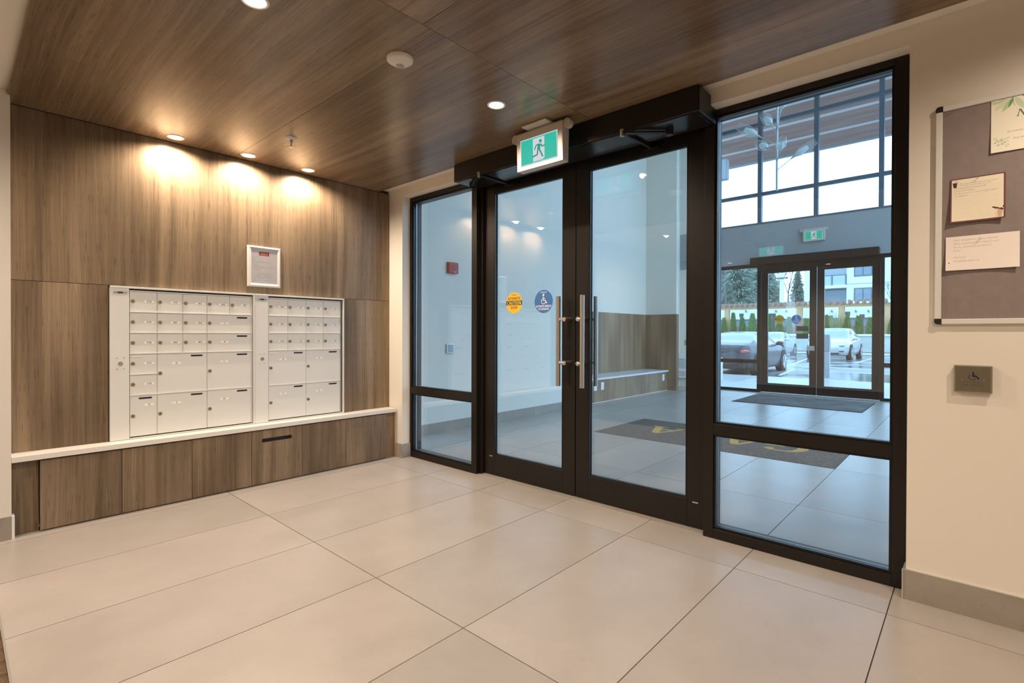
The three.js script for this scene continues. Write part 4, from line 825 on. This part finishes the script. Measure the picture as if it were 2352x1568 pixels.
// local +z is the front of the car
car('dark grey coupe with red tail lamps parked with its back to the entrance', {
  len: 4.72, wid: 1.83, wheel: 0.335, spokes: 10, paint: carGrey, glass: lin(0.20, 0.24, 0.27), axles: [-1.37, 1.42], mirror: 0.62, at: [-5.85, -15.55], turn: Math.PI,
  roof: [[-2.36, 0.74], [-2.2, 0.96], [-1.75, 1.03], [-0.75, 1.33], [-0.1, 1.385], [0.4, 1.34], [1.15, 0.98], [2.0, 0.82], [2.36, 0.6]],
  belt: [[-2.36, 0.72], [-2.2, 0.94], [-1.5, 0.98], [0, 0.93], [1.2, 0.93], [2.0, 0.8], [2.36, 0.58]],
  under: [[-2.36, 0.42], [-2.1, 0.22], [-1, 0.17], [1.5, 0.16], [2.2, 0.2], [2.36, 0.34]], plan: [[-2.36, 0.56], [-2.26, 0.76], [-2.0, 0.92], [-1.4, 1], [1, 0.985], [1.9, 0.94], [2.25, 0.78], [2.36, 0.55]],
  side: [-1.3, 0.75], pillars: [[-0.28, -0.2]], wind: [0.42, 1.12], rear: [-1.72, -0.8],
  extra(c, k) {
    for (const s of [-1, 1]) { const l = part(c, 'tail_lamp', new THREE.SphereGeometry(1, 20, 10).scale(0.34, 0.06, 0.11).rotateY(s * 0.66).translate(s * 0.64, 0.765, -2.17), redLamp); part(l, 'lamp_strip', new THREE.SphereGeometry(1, 16, 8).scale(0.27, 0.014, 0.10).rotateY(s * 0.66).translate(s * 0.65, 0.735, -2.19), lampGlass); }
    part(c, 'boot_recess', new THREE.SphereGeometry(1, 24, 12).scale(0.6, 0.11, 0.06).translate(0, 0.76, -2.31), std(lin(0.03, 0.036, 0.042), 0.35));
    part(c, 'diffuser', bx(-0.75, 0.75, 0.22, 0.42, -2.37, -2.2, 0.03), k.dark); part(c, 'exhaust', cyl(0.05, 0.05, 0.1, 0.6, 0.27, -2.36, 14, 'z'), k.dark); part(c, 'exhaust', cyl(0.05, 0.05, 0.1, -0.6, 0.27, -2.36, 14, 'z'), k.dark);
    const t = canvasTex(128, 32, (x) => { x.fillStyle = '#3a4149'; x.fillRect(0, 0, 128, 32); x.fillStyle = '#e6ecf0'; x.font = 'bold 28px sans-serif'; x.fillText('C 300', 12, 26); });
    part(c, 'model_badge', plane(0.2, 0.05, 0.3, 0.68, -2.374, Math.PI), std(0xffffff, 0.3, 0, { map: t }));
    part(c, 'maker_badge', new THREE.TorusGeometry(0.045, 0.007, 6, 20).translate(0, 0.8, -2.376), M.metal);
  } });
car('white crossover with a black lower grille parked facing the entrance', {
  len: 4.75, wid: 1.93, wheel: 0.36, spokes: 5, paint: carWhite, glass: lin(0.22, 0.29, 0.33), axles: [-1.42, 1.46], mirror: 0.72, at: [-5.45, -29.1], turn: 0,
  roof: [[-2.37, 0.9], [-2.2, 1.15], [-1.5, 1.5], [-0.6, 1.62], [0.0, 1.62], [0.5, 1.52], [1.35, 1.06], [2.0, 0.92], [2.37, 0.66]],
  belt: [[-2.37, 0.88], [-2.2, 1.1], [-1, 1.1], [0.6, 1.0], [1.4, 1.0], [2.0, 0.9], [2.37, 0.64]],
  under: [[-2.37, 0.4], [-2.1, 0.24], [-1, 0.19], [1.6, 0.19], [2.2, 0.22], [2.37, 0.34]], plan: [[-2.37, 0.6], [-2.2, 0.83], [-1.9, 0.95], [-1.2, 1], [1.2, 0.99], [1.85, 0.95], [2.2, 0.80], [2.37, 0.55]],
  side: [-1.7, 1.0], pillars: [[-0.3, -0.2]], wind: [0.5, 1.3], rear: [-2.1, -1.5],
  extra(c, k) {
    part(c, 'lower_grille', bx(-0.55, 0.55, 0.3, 0.37, 2.33, 2.39, 0.02), k.dark);
    for (const s of [-1, 1]) { part(c, 'fog_vent', bx(s * 0.62 - 0.14, s * 0.62 + 0.14, 0.43, 0.47, 2.26, 2.36, 0.01), k.dark); part(c, 'headlamp', new THREE.SphereGeometry(1, 16, 8).scale(0.2, 0.045, 0.14).rotateY(-s * 0.5).translate(s * 0.64, 0.74, 2.2), lampGlass); }
    part(c, 'glass_roof', k.skin(0, 9.2, 11, -0.9, 0.45, 0.0).translate(0, 0.012, 0), new THREE.MeshStandardMaterial({ color: lin(0.05, 0.06, 0.08), roughness: 0.1, side: THREE.DoubleSide }));
  } });
car('white sedan parked facing the entrance behind the grey coupe', {
  len: 4.6, wid: 1.8, wheel: 0.33, spokes: 8, paint: carWhite, glass: lin(0.22, 0.29, 0.33), axles: [-1.35, 1.38], mirror: 0.6, at: [-8.72, -29.6], turn: 0,
  roof: [[-2.3, 0.8], [-2.15, 1.0], [-1.6, 1.08], [-0.7, 1.40], [-0.1, 1.43], [0.35, 1.38], [1.15, 0.99], [1.95, 0.85], [2.3, 0.62]],
  belt: [[-2.3, 0.78], [-2.15, 0.98], [-1.2, 1.0], [0.6, 0.94], [1.2, 0.94], [1.95, 0.83], [2.3, 0.6]],
  under: [[-2.3, 0.4], [-2.05, 0.22], [-1, 0.18], [1.5, 0.17], [2.1, 0.2], [2.3, 0.34]], plan: [[-2.3, 0.6], [-2.15, 0.84], [-1.85, 0.95], [-1.2, 1], [1.1, 0.99], [1.8, 0.95], [2.14, 0.80], [2.3, 0.55]],
  side: [-1.35, 0.8], pillars: [[-0.35, -0.27]], wind: [0.4, 1.1], rear: [-1.6, -0.8],
  extra(c, k) { part(c, 'lower_grille', bx(-0.5, 0.5, 0.3, 0.42, 2.25, 2.31, 0.02), k.dark); for (const s of [-1, 1]) part(c, 'headlamp', new THREE.SphereGeometry(1, 16, 8).scale(0.22, 0.06, 0.14).rotateY(-s * 0.5).translate(s * 0.6, 0.7, 2.12), lampGlass); } });

// ------------------------------------------------------------------ planting, pergola, buildings
const WALLZ = -36;
{
  const w = thing('retaining_wall', 'pale concrete retaining wall at the back of the parking lot', 'wall');
  const m = std(0xffffff, 0.8, 0, { map: mottle([176, 182, 176], 0.12, 700, [6, 2.5], 256) });
  for (let i = 0; i < 8; i++) part(w, 'wall_panel', bx(-26 + i * 4.5 + 0.01, -26 + (i + 1) * 4.5 - 0.01, GY, 1.02, WALLZ - 0.3, WALLZ), m);
  part(w, 'coping', bx(-26.1, 10.1, 1.02, 1.15, WALLZ - 0.36, WALLZ + 0.06, 0.015), std(lin(0.62, 0.64, 0.65), 0.6));
  part(w, 'footing', bx(-26, 10, GY, 0.02, WALLZ, WALLZ + 0.12), std(lin(0.16, 0.17, 0.17), 0.7));
  const bed = thing('planting_bed', 'raised planting bed behind the retaining wall', 'ground', null, 'structure'); part(bed, 'soil', bx(-40, 30, GY, 0.98, -120, WALLZ - 0.37), std(lin(0.12, 0.11, 0.09), 0.9));
}
const stops = std(lin(0.6, 0.6, 0.58), 0.7);
for (const [u, l] of [[1845, 'concrete wheel stop behind the white sedan'], [1988, 'concrete wheel stop behind the white crossover'], [2040, 'concrete wheel stop in the empty parking bay']]) { const p = at(u, 812, 'z', -34.9); tag(part(scene, 'wheel_stop', bx(p.x - 0.6, p.x + 0.4, GY, GY + 0.13, -35, -34.85, 0.04), stops), l, 'wheel stop'); }
{ // pergola along the wall
  const g = thing('pergola', 'timber pergola with close rafters above the retaining wall', 'pergola');
  const wd = std(0xffffff, 0.8, 0, { map: woodTex([172, 132, 92], [208, 172, 130], 720) }), wr = std(0xffffff, 0.8, 0, { map: woodTex([132, 104, 92], [164, 136, 120], 730) });
  const z = -38, p0 = at(1648, 712, 'z', z), p1 = at(2062, 705, 'z', z), top = at(1850, 700, 'z', z).y, bot = at(1850, 707, 'z', z).y, x0 = p0.x - 3, x1 = p1.x + 2;
  for (const zz of [z]) part(g, 'beam', bx(x0, x1, bot, top, zz - 0.08, zz + 0.08, 0, 'x'), wd);
  for (const u of [1670, 1836.5, 1933, 2038]) { const q = at(u, 760, 'z', z); for (const zz of [z]) part(g, 'post', bx(q.x - 0.17, q.x + 0.17, 0.98, bot, zz - 0.17, zz + 0.17, 0.01), wd); }
  for (let x = x0 + 0.1; x < x1; x += 0.39) part(g, 'rafter', bx(x, x + 0.11, top - 0.02, top + 0.24, z - 0.7, z + 0.45, 0, 'z'), wr);
}
function blades(n, fn) {                 // loose triangles of foliage
  const v = [];
  for (let i = 0; i < n; i++) { const [p, d, w] = fn(i), s = new THREE.Vector3(rr(-1, 1), rr(-1, 1), rr(-1, 1)).cross(d).normalize().multiplyScalar(w); v.push(p.x - s.x, p.y - s.y, p.z - s.z, p.x + s.x, p.y + s.y, p.z + s.z, p.x + d.x, p.y + d.y, p.z + d.z); }
  const g = new THREE.BufferGeometry().setAttribute('position', new THREE.Float32BufferAttribute(v, 3)); g.computeVertexNormals(); return g;
}
const leafMat = (r, g, b) => std(lin(r, g, b), 0.85, 0, { side: THREE.DoubleSide });
const cedarM = [leafMat(0.10, 0.22, 0.055), leafMat(0.13, 0.26, 0.07)], hazyFirM = [leafMat(0.21, 0.26, 0.20), leafMat(0.24, 0.29, 0.22), leafMat(0.19, 0.24, 0.20)], bark = std(lin(0.14, 0.13, 0.125), 0.9);  // fir greens paled and greyed: the mist is put into their colour
function cedar(label, u, vtop, wpx, z, k) {
  const b = at(u, 768, 'z', z), t = at(u, vtop, 'z', z), h = t.y - 0.98, r = (at(u + wpx / 2, 760, 'z', z).x - at(u - wpx / 2, 760, 'z', z).x) / 2;
  const c = thing('cedar_shrub', label, 'shrub', 'cedars planted above the retaining wall'); c.position.set(b.x, 0.98, z);
  const prof = (y) => r * Math.pow(1 - y, 0.75) * (0.72 + 0.5 * Math.sin(Math.min(1, y * 3.2) * 1.57)) * 0.82;
  part(c, 'foliage', [lathe([[0.02, 0], [prof(0.05) * 0.8, h * 0.04], [prof(0.3) * 0.82, h * 0.3], [prof(0.6) * 0.8, h * 0.6], [prof(0.85) * 0.75, h * 0.85], [0.01, h * 0.98]], 12), blades(900, () => { const y = Math.pow(rnd(), 1.2), a = rr(0, 6.283), q = prof(y) * rr(0.75, 1.0), d = new THREE.Vector3(Math.cos(a) * 0.12, 0.2, Math.sin(a) * 0.12); return [new THREE.Vector3(Math.cos(a) * q, y * h * 0.97, Math.sin(a) * q), d, 0.05]; })].map((g) => { if (!g.attributes.uv) g.setAttribute('uv', new THREE.Float32BufferAttribute(new Float32Array(g.attributes.position.count * 2), 2)); return g; }), cedarM[k % 2]);
  part(c, 'stem', cyl(0.05, 0.03, h * 0.4, 0, h * 0.2, 0, 6), bark);
}
[[1684, 720, 14, 'slim bright green cedar beside the first pergola post'], [1663, 732, 12, 'cedar behind the first pergola post'], [1705, 733, 16, 'low cedar behind the roof of the grey coupe'], [1728, 722, 22, 'broad cedar showing beside the outer sidelight edge'], [1767, 723, 13, 'slim cedar behind the windshield of the white sedan'], [1790, 742, 20, 'low cedar under the yellow door sticker'], [1812, 731, 15, 'cedar between the yellow and blue door stickers'], [1852, 734, 16, 'cedar behind the outer door centre stiles'], [1897, 726, 13, 'slim cedar above the left half of the white crossover roof'], [1946, 728, 16, 'cedar right of the post above the white crossover'], [1972, 728, 20, 'broad cedar beside the front corner of the white crossover'], [1999, 732, 20, 'cedar half hidden by the outer door stile'], [2050, 735, 22, 'cedar beyond the last pergola post']].forEach(([u, v, w, l], i) => cedar(l, u, v, w, WALLZ - 1.25 - (i % 2) * 0.1, i));
{
  const g = thing('ornamental_grass', 'clump of tall pale green grass beside the pergola post above the crossover', 'grass'); const b = at(1919, 768, 'z', WALLZ - 0.8); g.position.set(b.x, 0.98, WALLZ - 0.98);
  part(g, 'grass_blades', blades(260, () => { const a = rr(0, 6.283), q = rr(0, 0.25), h = rr(0.7, 1.9); return [new THREE.Vector3(Math.cos(a) * q, 0, Math.sin(a) * q), new THREE.Vector3(Math.cos(a) * h * 0.18, h, Math.sin(a) * h * 0.18), 0.02]; }), leafMat(0.22, 0.27, 0.12));
}
{
  const f = thing('low_fence', 'low brown horizontal board fence behind the cedars', 'fence'), m = std(lin(0.30, 0.155, 0.125), 0.8), z = -42, a = at(1640, 752, 'z', z), b = at(2060, 752, 'z', z);
  const t = at(1850, 749, 'z', z).y;
  for (let i = 0; i < 4; i++) part(f, 'board', bx(a.x - 1, b.x + 1, t - 0.2 - i * 0.24, t - i * 0.24, z - 0.03, z), m);
  for (let x = a.x - 1; x < b.x + 1; x += 2.4) part(f, 'post', bx(x, x + 0.12, 0.98, t + 0.03, z - 0.12, z - 0.03), m);
}
const postM = std(lin(0.07, 0.08, 0.09), 0.6);
[[1703, 722, 'dark square post box left of the broad cedar behind the coupe'], [1777, 722, 'dark square post box above the white sedan windshield'], [1907, 727, 'dark square post box behind the ornamental grass'], [1947, 718, 'dark square post box right above the slim cedar'], [1980, 724, 'dark square post box above the broad cedar']].forEach(([u, v, l]) => {
  const z = -41, p = at(u, v, 'z', z), q = thing('post_box', l, 'post', 'dark post boxes behind the cedars');
  part(q, 'post', bx(p.x - 0.09, p.x + 0.09, 0.98, p.y, z - 0.09, z + 0.09), postM); part(q, 'box', bx(p.x - 0.15, p.x + 0.15, p.y - 0.2, p.y + 0.08, z - 0.1, z + 0.1, 0.02), postM);
});
{ // long low white building
  const b = thing('low_building', 'long low white building with dark lower windows behind the fence', 'building'), z = -52, a = at(1630, 708, 'z', z), c = at(2070, 708, 'z', z), t = at(1850, 703, 'z', z).y, mid = at(1850, 731, 'z', z).y;
  part(b, 'roof_fascia', bx(a.x - 4, c.x + 3, mid, t, z - 3, z), std(lin(0.66, 0.70, 0.72), 0.8));
  part(b, 'lower_wall', bx(a.x - 4, c.x + 3, 0.98, mid, z - 3, z - 0.2), std(lin(0.16, 0.20, 0.24), 0.5));
  const m = std(lin(0.12, 0.13, 0.13), 0.6);
  for (const u of [1713, 1782, 1806, 1910, 1965, 1994]) { const p = at(u, 712, 'z', z), q = at(u + 2, 717, 'z', z); part(b, 'roof_hook', bar([p.x, p.y, z + 0.1], [q.x, q.y, z + 0.1], 0.1, 0.1), m); }
  const s = thing('utility_pole', 'white utility pole with a crossbar in front of the bare trees', 'pole'), z2 = -56, p = at(1796, 650, 'z', z2), tp = at(1796, 652, 'z', z2), m2 = std(lin(0.6, 0.66, 0.7), 0.7);
  part(s, 'shaft', cyl(0.24, 0.2, tp.y + 4, p.x, (tp.y + 4) / 2, z2, 10), m2); const q0 = at(1781, 640, 'z', z2), q1 = at(1812, 638, 'z', z2); part(s, 'crossbar', rod([q0.x, q0.y, z2 + 0.3], [q1.x, q1.y, z2 + 0.3], 0.08), bark);
}
{ // white apartment block
  const b = thing('apartment_building', 'white sided apartment block with a glass railed balcony and grey windows', 'building'), z = -64, X = (u, v = 660) => at(u, v, 'z', z).x, Y = (v, u = 1930) => at(u, v, 'z', z).y;
  const sid = (() => dataTex(8, 128, (u, v) => { const f = (v * 8) % 1, k = f < 0.12 ? 0.8 : 1; return [222 * k, 226 * k, 228 * k]; }, [1, 2.0]))();
  const sm = std(0xffffff, 0.8, 0, { map: sid }), gw = std(lin(0.16, 0.21, 0.25), 0.12, 0.2), fr = std(lin(0.10, 0.12, 0.14), 0.5), tr = std(lin(0.72, 0.75, 0.77), 0.7);
  const xl = X(1847), xr = X(2075) + 4, H = Y(520);
  part(b, 'siding', bx(xl, X(1866), 0, H, z - 9, z), sm); part(b, 'siding', bx(X(1944.5), xr, 0, H, z - 9, z), sm);
  part(b, 'balcony_back', bx(X(1866), X(1944.5), 0, H, z - 9, z - 1.6), std(lin(0.40, 0.44, 0.47), 0.7));
  for (const v of [658, 533]) part(b, 'balcony_slab', bx(X(1866), X(1944.5), Y(v + 3), Y(v - 3.5), z - 1.7, z + 0.15), tr);
  part(b, 'railing_glass', bx(X(1866), X(1944), Y(654.5), Y(631.5), z, z + 0.03), std(lin(0.34, 0.42, 0.47), 0.1, 0.1));
  part(b, 'handrail', bx(X(1866), X(1944), Y(632), Y(630.5), z - 0.02, z + 0.06), fr);
  for (const u of [1880, 1911, 1943]) part(b, 'rail_post', bx(X(u) - 0.06, X(u) + 0.06, Y(657), Y(630.5), z + 0.03, z + 0.1), fr);
  part(b, 'patio_window', bx(X(1870), X(1943), Y(694), Y(661.5), z - 1.6, z - 1.5), gw);
  for (const [v0, v1] of [[692, 663], [637, 608], [581, 552]]) for (const [u0, u1] of [[1961.5, 2004]]) {
    const w = part(b, 'window_frame', bx(X(u0), X(u1), Y(v0), Y(v1), z - 0.05, z + 0.06), fr), xm = (X(u0) + X(u1)) / 2;
    part(w, 'pane', bx(X(u0) + 0.12, xm - 0.06, Y(v0) + 0.12, Y(v1) - 0.12, z + 0.06, z + 0.07), gw); part(w, 'pane', bx(xm + 0.06, X(u1) - 0.12, Y(v0) + 0.12, Y(v1) - 0.12, z + 0.06, z + 0.07), gw);
  }
  part(b, 'band_trim', bx(X(1944.5), xr, Y(653.5), Y(652), z, z + 0.05), std(lin(0.45, 0.48, 0.5), 0.7));
  const ch = thing('patio_chair', 'grey patio chair on the apartment balcony', 'chair'); const cx = X(1899), cy = Y(653.5); part(ch, 'seat', bx(cx - 0.5, cx + 0.5, cy + 0.4, cy + 0.6, z - 1.0, z - 0.3), fr); part(ch, 'backrest', bx(cx - 0.5, cx - 0.35, cy + 0.6, cy + 1.2, z - 1.0, z - 0.3), fr);
  for (const s of [-0.45, 0.4]) part(ch, 'leg', bx(cx + s, cx + s + 0.06, cy, cy + 0.4, z - 0.9, z - 0.84), fr);
}
function fir(label, u, vtop, wpx, z, k, n = 13000) {
  const t = at(u, vtop, 'z', z), h = t.y - 0.98, r = (at(u + wpx / 2, 690, 'z', z).x - at(u - wpx / 2, 690, 'z', z).x) / 2;
  const c = thing('fir_tree', label, 'tree', 'evergreen trees behind the parking lot'); c.position.set(at(u, 690, 'z', z).x, 0.98, z);
  part(c, 'trunk', cyl(r * 0.09, r * 0.02, h * 0.98, 0, h * 0.49, 0, 8), bark);
  part(c, 'foliage', blades(n, () => { const y = 1 - Math.sqrt(rr(0.0004, 0.95)), tier = Math.floor(y * 26), a = rr(0, 6.283), q = Math.pow(rnd(), 0.6) * r * Math.pow(1 - y, 0.8) * (0.8 + 0.3 * Math.sin(a * 3 + tier * 2.1)); const d = new THREE.Vector3(Math.cos(a), -0.25 - rnd() * 0.5, Math.sin(a)).multiplyScalar(rr(0.5, 1.2) * h * 0.042); return [new THREE.Vector3(Math.cos(a) * q, (tier + 1.1 + rr(-0.5, 0.5)) / 26.5 * h, Math.sin(a) * q), d, h * 0.0055 * rr(0.6, 1.5)]; }), hazyFirM[k % 3]);
}
[[1694, 560, 130, -84, 'large dense evergreen filling the outer sidelight'], [1752, 545, 110, -96, 'tall pale evergreen half hidden by the frame beside the sidelight'], [1655, 585, 90, -104, 'evergreen at the brick column edge'], [1832, 616, 60, -76, 'conical evergreen beside the white apartment block'], [1776, 628, 70, -110, 'evergreen left of the utility pole'], [1724, 590, 80, -118, 'blue green evergreen between the two large evergreens'], [1672, 640, 70, -74, 'low spreading evergreen at the foot of the large one']].forEach(([u, v, w, z, l], i) => fir(l, u, v, w, z, i));
function bare(label, u, vtop, z, lean, s) {
  const b = at(u, 700, 'z', z), t = at(u, vtop, 'z', z), h = t.y - 0.98, c = thing('bare_tree', label, 'tree', 'bare trees behind the parking lot'), gs = []; seed = s;
  const grow = (p, d, l, r, k) => { const e = p.clone().addScaledVector(d, l); gs.push(clean(rod(p, e, r, r * 0.7, 4))); if (k <= 0) return; const n = k > 3 ? 2 : 3; for (let i = 0; i < n; i++) { const q = d.clone().add(new THREE.Vector3(rr(-0.55, 0.55), rr(-0.05, 0.4), rr(-0.55, 0.55))).normalize(); grow(e, q, l * rr(0.62, 0.85), r * 0.66, k - 1); } };
  const d0 = new THREE.Vector3(lean, 1, 0).normalize(), p1 = new THREE.Vector3(0, 0, 0).addScaledVector(d0, h * 0.35);
  part(c, 'trunk', rod([0, 0, 0], p1, h * 0.012, h * 0.009, 7), bark); grow(p1, d0, h * 0.2, h * 0.008, 5);
  part(c, 'branches', mergeGeometries(gs), bark); c.position.set(b.x, 0.98, z);
}
bare('bare tree with many upright stems left of the utility pole', 1786, 590, -75, 0.02, 91); bare('bare tree right of the utility pole', 1805, 585, -78, 0.05, 17); bare('bare leaning tree beside the conical evergreen', 1815, 600, -82, -0.04, 53); bare('bare tree behind the outer sidelight', 1665, 600, -70, 0.03, 29); bare('thin bare shrub in front of the apartment siding', 2045, 650, -48, 0.03, 77);

renderer.render(scene, camera);
